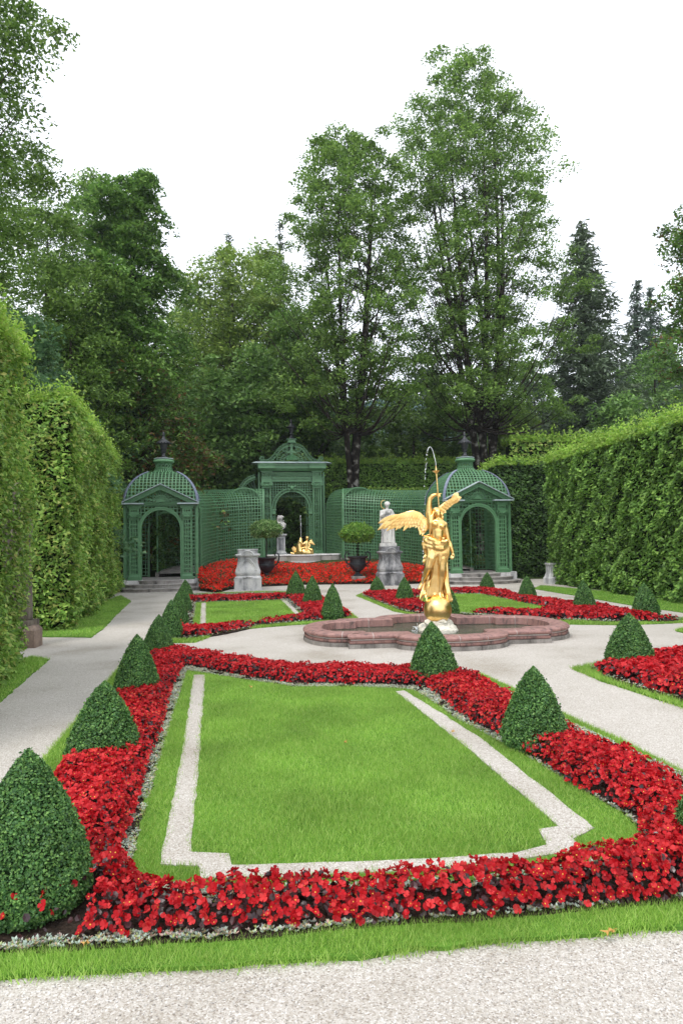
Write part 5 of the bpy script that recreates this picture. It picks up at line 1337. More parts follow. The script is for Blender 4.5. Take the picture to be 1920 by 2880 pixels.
# ---- fountain basins
def basin_outline(a1, a2, b1, b2, fa, fb, n=12):
    """quatrefoil with square shoulders: front lobe half-width a1, shoulder at a2, half-depths b1 (shoulder) and b1+fb (lobe), side lobe half-depth b2, reach a2+fa"""
    q = []
    for i in range(n + 1): t = math.pi / 2 * i / n; q.append((a1 * math.sin(t), -b1 - fb * math.cos(t) ** .9))
    for i in range(1, 5): q.append((a1 + (a2 - a1) * i / 4, -b1))
    q.append((a2, -(b1 + b2) / 2)); 
    for i in range(n + 1): t = math.pi / 2 * i / n; q.append((a2 + fa * math.sin(t) ** .9, -b2 * math.cos(t)))
    r = q[:]                                             # front right
    r += [(x, -y) for x, y in q[::-1][1:]]               # back right
    r += [(-x, -y) for x, y in q[1:]]                    # back left
    r += [(-x, y) for x, y in q[::-1][1:-1]]             # front left
    return r
def sweep(mb, pts, nrm, prof, i0, i1, gap=0.0, closed=False):
    n = len(pts); idx = [(k % n) for k in range(i0, i1 + 1)]; vs = []
    for q, k in enumerate(idx):
        p = Vector(pts[k])
        if gap and q in (0, len(idx) - 1) and len(idx) > 1:
            o = Vector(pts[idx[1]] if q == 0 else pts[idx[-2]]); d = (o - p); p = p + d.normalized() * min(gap, d.length * .3)
        for (o_, z) in prof: vs.append((p.x - nrm[k][0] * o_, p.y - nrm[k][1] * o_, z))
    m = len(prof); L = len(idx)
    fs = [(a * m + j, a * m + (j + 1) % m, (a + 1) * m + (j + 1) % m, (a + 1) * m + j) for a in range(L - 1) for j in range(m)]
    fs += [tuple(range(m)), tuple((L - 1) * m + j for j in range(m))]
    mb.add(vs, fs)
def normals2(pts):
    n = len(pts); out = []
    for i in range(n):
        a, b, c = Vector(pts[i - 1]), Vector(pts[i]), Vector(pts[(i + 1) % n])
        d1, d2 = (b - a).normalized(), (c - b).normalized(); n1, n2 = Vector((d1.y, -d1.x)), Vector((d2.y, -d2.x)); m = (n1 + n2)
        if m.length < .2: m = n1
        m = m.normalized(); k = 1 / max(.6, m.dot(n1)); out.append((m.x * k, m.y * k))
    return out
def basin(name, loc, rz, label, dims, prof_top, prof_low, prof_base, mt, mb_, joints, water_z, mortar=True):
    R = empty(name, loc, rz, label, 'fountain basin')
    pts = basin_outline(*dims); nr = normals2(pts); n = len(pts)
    js = sorted(set(int(j * n / joints) for j in range(joints)))
    for a, b in zip(js, js[1:] + [js[0] + n]):
        mb = MB(); sweep(mb, pts, nr, prof_top, a, b, .008); mb.build('coping_stone', mt, R, True)
        mb = MB(); sweep(mb, pts, nr, prof_low, a, b, .006); mb.build('wall_stone', mt, R, True)
    for a, b in zip([j + 3 for j in js], [j + 3 for j in js[1:]] + [js[0] + n + 3]):
        mb = MB(); sweep(mb, pts, nr, prof_base, a, b, .005); mb.build('plinth_stone', mb_, R)
    mb = MB(); top = max(z for _, z in prof_top); wo = max(o for o, _ in prof_top)
    pr = [(o + (.012 if o < wo / 2 else -.012), z - .006 if z > .1 else z) for o, z in prof_top + []]
    sweep(mb, pts, nr, [(prof_top[0][0] + .02, prof_base[0][1])] + [(o + (.01 if o < wo * .5 else -.01), z - .005) for o, z in prof_top[1:-1]] + [(prof_top[-1][0] - .02, prof_base[0][1])], 0, n)
    mb.build('mortar_joints', M['mortar'], R)
    wp = [(p[0] * .95, p[1] * .94) for p in pts]
    o = sheet('pool_water', np.array(wp), water_z, M['water'], 0, None, R, jit=0, step=50)
    return R
FD = 14.4; fc = P(1219, 1600, FD)
top = [(.05, .155), (.0, .17), (-.04, .195), (-.04, .225), (-.01, .25), (.05, .266), (.2, .27), (.3, .262), (.35, .24), (.36, .1)]
low = [(.05, .078), (.0, .082), (-.015, .10), (-.015, .13), (.01, .145), (.045, .153), (.34, .153), (.34, .078)]
bas = [(-.03, -.05), (-.03, .076), (.3, .076), (.3, -.05)]
basin('red_stone_basin', (fc.x, FD, 0), math.radians(5), 'low quatrefoil fountain basin of red sandstone on the gravel', (1.05, 1.92, 1.38, 1.14, .80, .64), top, low, bas, M['red_stone'], M['base_stone'], 26, .09)
bc = P(853, 1565, 38.9)
top2 = [(.06, .12), (.0, .16), (-.02, .2), (.0, .235), (.08, .25), (.3, .25), (.36, .22), (.36, .1)]
low2 = [(.10, -.1), (.03, -.06), (.06, .02), (.12, .10), (.34, .10), (.34, -.1)]
bas2 = [(.02, -.6), (.02, -.1), (.3, -.1), (.3, -.6)]
basin('white_marble_basin', (bc.x, 38.9, 1.09), math.radians(7), 'white marble basin on top of the red flower bank before the portal', (.95, 1.5, .95, .75, .62, .75), top2, low2, bas2, M['marble'], M['marble'], 18, .12)

# ---- golden angel
S = 521.0
root = empty('golden_angel_statue', (P(1227.3, 1600, FD).x, FD, .255), 0, 'gilded winged woman blowing a long upright trumpet, standing on a golden globe', 'statue')
root.scale = (1.031,) * 3
def L(cx, cy, y=0.0): return Vector(((cx - 710) / S, y, (1943 - cy) / S))
mb = MB(); _ell(mb, L(710, 1795), (.284, .284, .284), n=48)
vs = []; mb = MB(); mb.lathe([(max(.002, .284 * math.sin(math.pi * i / 36)), -.284 * math.cos(math.pi * i / 36)) for i in range(37)], 48, (0, 0, .284)); mb.build('globe', M['gold'], root, True)
mb = MB()
_ell(mb, L(722, 1120), (.165, .13, .17)); _cap(mb, L(726, 1040), .125, L(732, 960), .13); _ell(mb, L(737, 915), (.165, .125, .18))
_ell(mb, L(698, 892, -.095), (.062, .055, .06)); _ell(mb, L(772, 915, -.095), (.06, .055, .06)); _ell(mb, L(730, 1010, -.07), (.09, .06, .1))
_cap(mb, L(668, 862), .07, L(800, 893), .065); _cap(mb, L(736, 850), .055, L(735, 790), .05)
_ell(mb, L(728, 765, -.02), (.078, .095, .088)); _ell(mb, L(735, 790, -.085), (.04, .035, .045)); _ell(mb, L(742, 745, -.085), (.016, .025, .022)); 
for e in (-1, 1): _ell(mb, L(733 + e * 16, 742, -.088), (.018, .012, .012)); _ell(mb, L(730 + e * 20, 765, -.07), (.03, .03, .03))
_cap(mb, L(741, 770, -.1), .014, L(741, 757, -.1), .014)
chain(mb, [L(652, 865), L(640, 770), L(642, 690, -.01), L(652, 620, -.02)], [.068, .066, .058, .047]); chain(mb, [L(652, 622, -.02), L(680, 588, -.04), L(722, 572, -.055)], [.047, .044, .03])
_ell(mb, L(738, 576, -.06), (.04, .026, .034))
for (a, b, c) in ((L(748, 568, -.075), L(766, 566, -.09), L(784, 575, -.09)), (L(745, 580, -.085), L(760, 586, -.1), L(762, 602, -.08)), (L(738, 588, -.09), L(750, 600, -.1), L(748, 612, -.075)), (L(728, 590, -.085), L(736, 606, -.09), L(734, 616, -.07)), (L(722, 566, -.09), L(732, 556, -.11), L(746, 560, -.1))):
    chain(mb, [a, b, c], [.011, .010, .008], 8)
chain(mb, [L(803, 900), L(824, 980), L(843, 1075), L(862, 1130, -.03), L(880, 1190, -.05)], [.066, .06, .05, .047, .032])
_ell(mb, L(878, 1215, -.055), (.032, .026, .042))
for k, (a, b, c) in enumerate(((L(865, 1222, -.06), L(852, 1240, -.08), L(846, 1256, -.08)), (L(872, 1232, -.06), L(862, 1254, -.08), L(856, 1266, -.07)), (L(880, 1235, -.06), L(875, 1258, -.08), L(868, 1268, -.065)), (L(887, 1232, -.055), L(888, 1254, -.07), L(880, 1264, -.055)), (L(888, 1208, -.08), L(892, 1232, -.1), L(884, 1248, -.1)))):
    chain(mb, [a, b, c], [.0115, .010, .008], 8)
chain(mb, [L(765, 1150), L(766, 1260, -.03), L(762, 1370, -.05), L(758, 1440, -.005), L(748, 1530, .0), L(738, 1605, .0)], [.125, .11, .078, .072, .056, .042])
chain(mb, [L(736, 1618, .02), L(738, 1660, -.06), L(744, 1688, -.13)], [.045, .04, .032])
for k in range(5): _cap(mb, L(730 + k * 8, 1683, -.13), .014, L(729 + k * 9, 1695, -.165), .010, 8)
chain(mb, [L(680, 1150), L(650, 1250, -.06), L(622, 1340, -.07), L(600, 1410, .03), L(575, 1475, .10), L(562, 1510, .12)], [.125, .11, .082, .074, .055, .042])
chain(mb, [L(560, 1512, .13), L(543, 1545, .11), L(524, 1572, .08)], [.045, .036, .03])
for k in range(5): _cap(mb, L(514 + k * 7, 1570 - k * 2, .075), .013, L(510 + k * 8, 1586 - k * 3, .065), .009, 8)
meld(mb, 'figure', M['gold'], root, .0125, 4)
mb = MB(); rh = random.Random(3)
for k in range(16):
    a = 2 * math.pi * k / 16; _cap(mb, L(722 + 24 * math.cos(a), 738 + 6 * math.sin(a * 2), .035 + .05 * math.sin(a)), .026, L(718 + 42 * math.cos(a), 770 + 8 * math.sin(3 * a), .04 + .06 * math.sin(a)), .024, 8)
for (x, y_) in ((688, 790), (682, 825), (676, 855), (664, 880), (780, 790), (784, 820)): _ell(mb, L(x, y_, .02), (.035, .04, .045))
for k in range(4): chain(mb, [L(690 - k * 4, 760 + k * 8, -.03), L(672 - k * 6, 810, -.05), L(668 - k * 8, 870, -.06), L(655 - k * 5, 940, -.04), L(648, 1010, .0)], [.018, .02, .02, .017, .008], 8)
_ell(mb, L(722, 745, .03), (.085, .09, .075))
meld(mb, 'hair', M['gold'], root, .010, 2)
mb = MB()
for k in range(9):   # rolled folds round the hips
    o = k * 11; w = math.sin(k * 1.7) * .015
    chain(mb, [L(590 - k * 3, 1015 + o, .03), L(640, 1035 + o * 1.05, -.09 - w), L(700, 1070 + o * .95, -.14 + w), L(765, 1098 + o * .6, -.14 - w), L(820, 1085 + o * .5, -.09), L(848, 1060 + o * .35, .0)], [.026, .03, .033, .03, .028, .024], 8)
for k in range(7):
    o = k * 14; chain(mb, [L(590 - k * 2, 1030 + o * .9, .05), L(640, 1010 + o, .13), L(740, 1030 + o, .15), L(840, 1050 + o * .6, .07)], [.04] * 4, 8)
for k in range(10): _ell(mb, L(785 + rh.uniform(-30, 38), 1068 + rh.uniform(-26, 26), -.13 - rh.random() * .05), (.035, .03, .03))
for k in range(12): _ell(mb, L(590 + rh.uniform(-22, 30), 1080 + rh.uniform(-45, 60), .0 + rh.uniform(-.05, .06)), (.035, .035, .05))
for k in range(5): _ell(mb, L(588 + rh.uniform(-14, 18), 1265 + rh.uniform(-34, 34), .06), (.03, .03, .045))
chain(mb, [L(585, 1130, .05), L(605, 1200, .08), L(592, 1290, .06)], [.04, .035, .03])
for k in range(12):  # cloth over the thighs
    t = k / 11; x0 = 622 + 215 * t; dz = -.075 - .04 * math.sin(math.pi * t)
    xe = (625 + (t * 2 - .5) * 74) if t < .5 else (764 + ((t - .5) * 2 - .5) * 88)
    chain(mb, [L(x0, 1130, dz), L(x0 + 6 * math.sin(k), 1200, dz - .005), L(xe + 4 * math.cos(k * 2), 1275 + 22 * math.sin(k * 1.3), dz * .95), L(xe + 3, 1335 + 38 * math.sin(k * 2.1), -.03)], [.03, .03, .026, .016], 8)
for k in range(9):   # fold dropping between the legs
    t = k / 8; chain(mb, [L(690 + 30 * t, 1180, -.13 + .03 * t), L(682 + 38 * t, 1300, -.07), L(668 + 48 * t, 1430, -.02), L(640 + 80 * t + 8 * math.sin(k * 2), 1560, .0), L(610 + 120 * t, 1650 + 18 * math.sin(k * 3), .0)], [.018, .022, .024, .026, .02], 8)
for k in range(22):  # train blowing out behind
    t = k / 21; xb = 528 + 340 * t + 9 * math.sin(k * 2.3); yb = 1668 + 26 * math.sin(k * 1.9) + (22 if t > .8 else 0) + (10 if t < .2 else 0); dep = .13 + .05 * math.sin(k * 2.1)
    chain(mb, [L(650 + 150 * t, 1180, .12), L(640 + 165 * t, 1330, dep), L(600 + 215 * t, 1470, dep + .03 * math.cos(k)), L(560 + 272 * t + 12 * math.sin(k), 1580, dep - .05 * math.sin(k * 1.7)), L(xb, yb, .03 + .07 * math.sin(k * 1.2))], [.045, .04, .034, .03, .018], 8)
for k in range(6): t = k / 5; chain(mb, [L(812 + 8 * t, 1240, .08), L(808 + 16 * t, 1400, .08 - .03 * t), L(800 + 30 * t, 1520, .04), L(806 + 46 * t, 1625, -.03 * math.sin(k * 2)), L(822 + 50 * t, 1712 - 20 * (k % 2), -.03)], [.04, .035, .03, .025, .014], 8)
meld(mb, 'drapery', M['gold'], root, .0135, 1, .35)
def wing(bone, tips, cov, yb, yt, lab):
    mbw = MB(); B = [L(x, y_, yb + (yt - yb) * i / (len(bone) - 1)) for i, (x, y_) in enumerate(bone)]
    chain(mbw, B, [.05 - .006 * i for i in range(len(B))], 10)
    def bp(t): u = t * (len(B) - 1); i = min(int(u), len(B) - 2); return B[i].lerp(B[i + 1], u - i)
    for row, (f, w) in enumerate(((.76, .10), (.54, .092), (.36, .085))):
        for k in range(cov):
            t = k / (cov - 1); u = t * (len(tips) - 1); i = min(int(u), len(tips) - 2)
            tp = Vector((0, 0, 0)); a_, b_ = L(*tips[i]), L(*tips[i + 1]); tp = a_.lerp(b_, u - i); a = bp(1 - t); tp.y = a.y
            e = a.lerp(tp, f * (1 if t > .12 else .8)); feather(mbw, a + Vector((0, -.012 * (row + 1), 0)), e + Vector((0, -.012 * (row + 1) - .02, 0)), w, (0, 1, .15), .05, .006)
    w = mbw.build('wing', M['gold'], root, True)
    for k, (x, y_) in enumerate(tips):
        t = k / (len(tips) - 1); a = bp(1 - t * .95); tp = L(x, y_, yt + (yb - yt) * t + .01)
        m = MB(); feather(m, a + Vector((0, .004 * k, 0)), tp, .125 if k < 7 else .105, (0, 1, .1), -.03 if k < 8 else .02, .007); m.build('feather', M['gold'], w, True)
    return w
wing([(640, 890), (600, 835), (545, 775), (480, 748), (415, 756), (352, 788)],
     [(105, 868), (150, 900), (98, 944), (160, 935), (196, 955), (245, 940), (290, 948), (330, 935), (370, 955), (405, 925), (436, 925), (470, 915), (500, 925), (535, 955), (545, 1000), (570, 1012), (592, 985), (606, 960)], 15, .09, .2, '')
wing([(720, 790), (770, 718), (825, 668), (880, 640), (925, 618)],
     [(974, 547), (962, 585), (1010, 598), (990, 622), (962, 632), (935, 652), (908, 680), (882, 702), (858, 728), (832, 768), (806, 772), (780, 755)], 11, .08, .22, '')
mb = MB(); A, B = L(742, 722, -.1), L(722, 358, -.11)
mb.tube([A, A.lerp(B, .4), B], [.011, .0125, .014], 12)
for f in (.02, .36, .72, .97): c = A.lerp(B, f); mb.tube([c - (B - A).normalized() * .012, c + (B - A).normalized() * .012], .019, 12)
d = (B - A).normalized(); mb.tube([B, B + d * .03, B + d * .05, B + d * .066, B + d * .07, B + d * .066], [.014, .035, .062, .085, .088, .075], 20); mb.tube([B + d * .06, B + d * .12, B + d * .17], [.02, .013, .006], 10)
mb.build('trumpet', M['gold'], root, True)
def jet(name, label, pts, r, parent_origin, breakup=0.4, extra=0):
    mb = MB(); rj = random.Random(4); n = 60; L_ = []
    def cr(t):
        u = t * (len(pts) - 1); i = min(int(u), len(pts) - 2); f = u - i; p = [Vector(pts[max(0, min(len(pts) - 1, i + k))]) for k in (-1, 0, 1, 2)]
        return .5 * (2 * p[1] + (p[2] - p[0]) * f + (2 * p[0] - 5 * p[1] + 4 * p[2] - p[3]) * f * f + (3 * p[1] - p[0] - 3 * p[2] + p[3]) * f ** 3)
    k0 = int(n * breakup); q = [cr(i / n) for i in range(k0 + 1)]
    if len(q) > 1: mb.tube(q, [r * (.8 + .35 * rj.random()) for _ in q], 7)
    for i in range(int(n * 1.2)):
        t = breakup + (1 - breakup) * rj.random(); c = cr(t) + Vector((rj.gauss(0, r * 1.2), rj.gauss(0, r * 1.2), 0)); s = r * (.35 + .8 * rj.random()); _ell(mb, c, (s, s, s * (1.5 + 2 * rj.random())), n=6)
    o = mb.build(name, M['jet'], None, True); o.location = parent_origin
    return tag(o, label, 'water jet', 'fountain jets')
jet('water_jet', 'thin arc of water spouting from the trumpet and falling in drops', [L(720, 268, -.11), L(716, 230, -.11), L(700, 160, -.12), L(682, 100, -.14), L(657, 72, -.16), L(632, 100, -.18), L(616, 180, -.2), L(602, 300, -.23), L(590, 430, -.26), L(582, 560, -.28), L(572, 760, -.3), L(560, 950, -.32), L(548, 1200, -.35), L(536, 1450, -.38), L(526, 1700, -.4), L(520, 2010, -.42)], .006, root.location, .36).scale = (1.031,) * 3
# splash where it lands
mb = MB(); rj = random.Random(9)
for k in range(70):
    a = rj.random() * 6.28; r_ = rj.random() * .12; _ell(mb, (r_ * math.cos(a), r_ * math.sin(a), rj.random() ** 2 * .16 * (1 - r_ * 5 if r_ < .15 else .2)), (.006, .006, .010), n=5)
for k in range(9): a = k * .7; mb.tube([(0, 0, 0), (.05 * math.cos(a), .05 * math.sin(a), .09), (.1 * math.cos(a), .1 * math.sin(a), .05 + .05 * rj.random())], [.008, .005, .002], 5)
o = mb.build('water_splash', M['jet'], None, True); o.location = root.location + L(488, 1950, .1) - Vector((0, 0, 0)); o.location.z = .09
tag(o, 'white splash on the pool water beside the rock', 'splash')
# rock
mb = MB(); rk = random.Random(12)
for k in range(60):
    a = rk.random() * 6.28; r_ = .34 * rk.random() ** .5; z = rk.random() * .33; sh = 1 - .38 * z / .33
    _ell(mb, (r_ * math.cos(a) * 1.05 * sh, r_ * math.sin(a) * sh, z * .92), (rk.uniform(.07, .14), rk.uniform(.07, .13), rk.uniform(.04, .09)), Matrix.Rotation(rk.random() * 3, 3, Vector((rk.random(), rk.random(), rk.random())).normalized()), 7)
_ell(mb, (0, 0, .1), (.38, .36, .2)); _ell(mb, (0, 0, .25), (.26, .25, .12))
o = meld(mb, 'white_rock', M['rock'], None, .022, 0)
for v in o.data.vertices:
    n_ = Vector((math.sin(v.co.x * 31 + v.co.z * 17), math.cos(v.co.y * 29 - v.co.x * 13), math.sin(v.co.z * 37 + v.co.y * 11))); v.co += n_ * .012 + Vector((rk.uniform(-1, 1), rk.uniform(-1, 1), rk.uniform(-1, 1))) * .005
for p in o.data.polygons: p.use_smooth = False
o.location = (root.location.x, root.location.y, .01); o.scale = (1.1, 1.1, .95); tag(o, 'rough white rock in the pool carrying the golden globe', 'rock')

# ---- golden cherub group in the far basin
S2 = 240.0
gr = empty('gilded_cherub_group', (P(853, 1560, 38.6).x, 38.6, P(853, 1559, 38.6).z - .03), 0, 'small gilded group of a winged cherub with a dolphin in the white basin', 'statue')
def Lc(cx, cy, y=0.0): return Vector(((cx - 917) / S2, y, (1900 - cy) / S2))
mb = MB()
chain(mb, [Lc(775, 1885, .1), Lc(850, 1872, .0), Lc(930, 1868, -.12), Lc(1000, 1880, -.1)], [.07, .17, .2, .14])
chain(mb, [Lc(870, 1850), Lc(862, 1780), Lc(880, 1720), Lc(888, 1690)], [.2, .17, .13, .08]); _ell(mb, Lc(880, 1690), (.07, .08, .09)); _cap(mb, Lc(892, 1680), .04, Lc(884, 1668), .03)
chain(mb, [Lc(955, 1850), Lc(960, 1790), Lc(965, 1740)], [.17, .15, .13]); _ell(mb, Lc(972, 1675), (.095, .1, .11)); _cap(mb, Lc(968, 1720), .06, Lc(970, 1700), .06)
for k in range(10): a = k * .63; _ell(mb, Lc(972 + 20 * math.cos(a), 1662 + 8 * math.sin(a), .04), (.04, .06, .035))
chain(mb, [Lc(945, 1735), Lc(915, 1760, -.1), Lc(890, 1730, -.12)], [.08, .07, .06]); chain(mb, [Lc(990, 1735), Lc(1010, 1780, -.08), Lc(985, 1820, -.12)], [.06, .05, .04])
chain(mb, [Lc(950, 1830), Lc(920, 1810, -.16), Lc(905, 1880, -.16)], [.12, .09, .06]); chain(mb, [Lc(985, 1830), Lc(1030, 1840, -.12), Lc(1040, 1890, -.1)], [.12, .11, .08]); _ell(mb, Lc(1035, 1850), (.11, .12, .13))
meld(mb, 'figures', M['gold'], gr, .02, 2)
mb = MB()
for k in range(5): feather(mb, Lc(792, 1860), Lc(760 + k * 16, 1800 - 22 * math.sin(k * .8), .02), .11, (0, 1, 0), 0, .02)
for k in range(3): feather(mb, Lc(800, 1885), Lc(745 + k * 6, 1868 + k * 14), .1, (0, 1, 0), 0, .02)
mb.build('dolphin_tail', M['gold'], gr, True)
mb = MB()
for k in range(6): feather(mb, Lc(995, 1735, .08), Lc(1035 + k * 8, 1700 + k * 14, .1), .10, (0, 1, 0), .05, .02)
mb.build('wing', M['gold'], gr, True)
jet('water_jet', 'thin upright jet of water rising from the cherub group before the arch', [Lc(890, 1665), Lc(889, 1600), Lc(888, 1520), Lc(887, 1440), Lc(887, 1365)], .009, gr.location, .5)

# ---- stone pedestals, statues
def loft(mb, prof, ch=.12, cx=0, cy=0):
    m = 8; vs = []
    for h, z in prof:
        c = h * ch; q = [(-h + c, -h), (h - c, -h), (h, -h + c), (h, h - c), (h - c, h), (-h + c, h), (-h, h - c), (-h, -h + c)]
        vs += [(cx + x, cy + y, z) for x, y in q]
    fs = [(i * m + j, i * m + (j + 1) % m, (i + 1) * m + (j + 1) % m, (i + 1) * m + j) for i in range(len(prof) - 1) for j in range(m)]
    mb.add(vs, fs + [tuple(range(m))[::-1], tuple((len(prof) - 1) * m + j for j in range(m))])
def pedestal(loc, rz, label, mat, sc_=1.0):
    R = empty('baroque_pedestal', loc, rz, label, 'pedestal', 'baroque stone pedestals'); R.scale = (sc_,) * 3
    mb = MB(); loft(mb, [(.62, -.03), (.62, .03), (.57, .035), (.575, .46), (.585, .47), (.585, .5)], .05); mb.build('base_block', mat, R)
    mb = MB(); loft(mb, [(.55, .5), (.56, .53), (.53, .58), (.5, .62), (.53, .68), (.54, .76), (.51, .88), (.46, 1.02), (.435, 1.16), (.43, 1.3), (.445, 1.38), (.45, 1.4)], .16); mb.build('die', mat, R, True)
    mb = MB(); loft(mb, [(.44, 1.4), (.47, 1.43), (.53, 1.47), (.54, 1.52), (.5, 1.54), (.42, 1.56), (.42, 1.7), (.44, 1.71), (.44, 1.755)], .12); mb.build('cap', mat, R)
    mb = MB()
    def loop(cx, cz, rx, rz_, y, r, n=26, wv=.08):
        pts = [(cx + rx * (1 + wv * math.cos(4 * a)) * math.cos(a), y + .05 * abs(math.sin(a)) * 0, cz + rz_ * (1 + wv * math.cos(4 * a)) * math.sin(a)) for a in [2 * math.pi * i / n for i in range(n + 1)]]
        mb.tube(pts, r, 6)
    loop(0, 1.02, .27, .31, -.455, .026); loop(0, 1.02, .21, .25, -.47, .014)
    for s in (-1, 1):
        for (x, z, r_) in ((.33, 1.32, .07), (.36, .82, .06), (.25, .72, .06)):
            mb.tube([(s * (x - r_ * (1 - i / 18) * math.cos(i * .55)), -.47 - (.05 if z < 1 else 0), z + r_ * (1 - i / 18) * math.sin(i * .55)) for i in range(14)], .018, 6)
        mb.tube([(s * .3, -.47, 1.34), (s * .37, -.45, 1.2), (s * .33, -.48, 1.0), (s * .36, -.53, .85)], .022, 6)
    pts = [(.24 * math.cos(a), -.52, 1.47 + .22 * math.sin(a)) for a in [math.pi * i / 12 for i in range(13)]]; mb.tube(pts, .03, 6)
    for k in range(7): a = math.pi * (k + .5) / 7; mb.bar((.05 * math.cos(a), -.52, 1.49 + .04 * math.sin(a)), (.17 * math.cos(a), -.55, 1.49 + .16 * math.sin(a)), (0, 1, 0), .05, .04)
    for k in (-1, 0, 1): _ell(mb, (k * .13, -.575, .56 + .02 * (k == 0)), (.09, .035, .04), n=8)
    mb.build('cartouche', mat, R, True)
    return R
a = G(693, 1661); pedestal((a.x, a.y + .58, 0), math.radians(6), 'empty pale baroque pedestal with a blank cartouche, beside the near black urn', M['pedestal'])
a = G(1099, 1647); pdr = (a.x, a.y + .58, 0); pedestal(pdr, math.radians(6), 'blackened baroque pedestal carrying the standing marble statue', M['pedestal_dark'])
def draped(name, loc, H, mat, label, seed, voxel=.017):
    R = empty(name, loc, 0, label, 'statue'); r = random.Random(seed); mb = MB(); k_ = H / 2.0
    def q(x, y, z): return Vector((x * k_, y * k_, z * k_))
    _ell(mb, q(0, -.01, 1.79), (.095 * k_, .11 * k_, .135 * k_)); _ell(mb, q(-.02, .05, 1.82), (.115 * k_, .11 * k_, .12 * k_)); _ell(mb, q(.02, -.13, 1.78), (.02 * k_, .03 * k_, .03 * k_)); _cap(mb, q(-.01, .01, 1.75), .062 * k_, q(-.01, .01, 1.6), .07 * k_); _ell(mb, q(-.03, .14, 1.81), (.07 * k_, .07 * k_, .07 * k_))
    for i in range(9): a = math.pi * i / 8; _ell(mb, q(.11 * math.cos(a), -.02 + .03 * math.sin(a), 1.83 + .09 * math.sin(a)), (.035 * k_, .045 * k_, .035 * k_))
    _cap(mb, q(-.17, 0, 1.5), .085 * k_, q(.15, 0, 1.52), .085 * k_); _ell(mb, q(-.01, 0, 1.4), (.18 * k_, .14 * k_, .22 * k_)); _ell(mb, q(.02, 0, 1.05), (.19 * k_, .15 * k_, .25 * k_))
    for s in (-1, 1): _ell(mb, q(-.02 + s * .09, -.11, 1.42), (.07 * k_, .06 * k_, .07 * k_))
    chain(mb, [q(-.2, 0, 1.49), q(-.3, -.04, 1.28), q(-.12, -.2, 1.36), q(-.06, -.2, 1.5)], [.08 * k_, .07 * k_, .05 * k_, .045 * k_])
    chain(mb, [q(.18, 0, 1.5), q(.3, .0, 1.3), q(.26, -.1, 1.06), q(.24, -.12, .96)], [.08 * k_, .065 * k_, .05 * k_, .045 * k_])
    for i in range(18):
        t = i / 17; a = math.pi * (1.15 + 1.0 * t) ; bx, by = .26 * math.cos(a), .2 * math.sin(a) 
        chain(mb, [q(bx * .75, by * .8, 1.25), q(bx * .95 + .02 * math.sin(i * 2), by * .9, .85), q(bx * .9 + .06 * math.sin(i), by, .45), q(bx * 1.0 + .04 * math.cos(i * 3), by * 1.05, .05)], [.034 * k_, .034 * k_, .032 * k_, .036 * k_], 8)
        chain(mb, [q(bx * .8, -by * .8, 1.3), q(bx, -by * .9, .7), q(bx * 1.1, -by, .05)], [.06 * k_] * 3, 8)
    for i in range(7): chain(mb, [q(-.2, -.08, 1.5 - i * .03), q(-.02, -.2, 1.22 - i * .04), q(.2, -.14, 1.12 - i * .05)], [.03 * k_] * 3, 8)
    for i in range(5): chain(mb, [q(-.24 - i * .015, .06, 1.5), q(-.33, .06, 1.0), q(-.28 + .02 * i, .04, .55 + .05 * i)], [.05 * k_, .045 * k_, .02 * k_], 8)
    _cap(mb, q(0, .02, 1.1), .16 * k_, q(0, .02, .1), .2 * k_); meld(mb, 'figure', mat, R, voxel, 1, .4)
    mb = MB(); mb.box(-.38 * k_, .38 * k_, -.32 * k_, .3 * k_, -.14, .02); mb.build('plinth', mat, R, bevel=.015)
    return R
st = draped('marble_statue', (pdr[0] - .06, pdr[1], 1.755 + .14), 1.98, M['statue'], 'standing white marble woman in long drapery with a gilt crescent, on the blackened pedestal', 5)
mb = MB(); mb.tube([(-.14 + .15 * math.cos(a) , .0, 1.80 + .19 * math.sin(a)) for a in [math.radians(75 + 16 * i) for i in range(14)]], [.006 + .014 * math.sin(math.pi * i / 13) for i in range(14)], 8); mb.build('crescent', M['gold'], st, True)
# bust in the portal
bz = P(790, 1556, 40.9)
R = empty('bust_pedestal', (bz.x, 40.9, bz.z - .05), math.radians(9), 'slim grey stone pedestal under the bust inside the portal', 'pedestal')
mb = MB(); loft(mb, [(.34, -.3), (.34, .06), (.28, .1), (.25, .16), (.25, 1.02), (.28, 1.06), (.34, 1.12), (.34, 1.2)], .04); mb.build('shaft', M['pedestal'], R)
mb = MB(); mb.box(-.16, .16, -.262, -.251, .25, .95); mb.build('panel', M['pedestal_dark'], R)
B = empty('marble_bust', (bz.x + .02, 40.9, bz.z + 1.15), math.radians(9), 'white marble bust with a wig of curls on the slim pedestal in the portal', 'bust')
mb = MB(); mb.lathe([(.14, 0), (.14, .05), (.08, .1), (.07, .2), (.13, .28)], 16, (0, 0, 0)); _ell(mb, (0, 0, .48), (.30, .17, .22)); _cap(mb, (-.2, 0, .55), .12, (.2, 0, .55), .12); _cap(mb, (0, 0, .65), .08, (0, 0, .8), .08); _ell(mb, (0, -.03, .93), (.11, .12, .14)); _ell(mb, (.02, -.15, .92), (.025, .03, .04))
r = random.Random(2)
for k in range(46): a = r.uniform(-.4, 3.54); z = r.uniform(.62, 1.08); _ell(mb, (.17 * math.cos(a) * (1.15 - abs(z - .85)), .12 * math.sin(a) + .02, z), (.05, .05, .055), n=8)
for k in range(8): _cap(mb, (-.27 + k * .07, -.12, .62), .03, (-.2 + k * .05, -.16, .36), .03, 8)
meld(mb, 'figure', M['statue'], B, .018, 1)
M['herm'] = stained('herm_stone', (.2, .17, .13), (.12, .1, .075), (.035, .03, .025), scale=5)
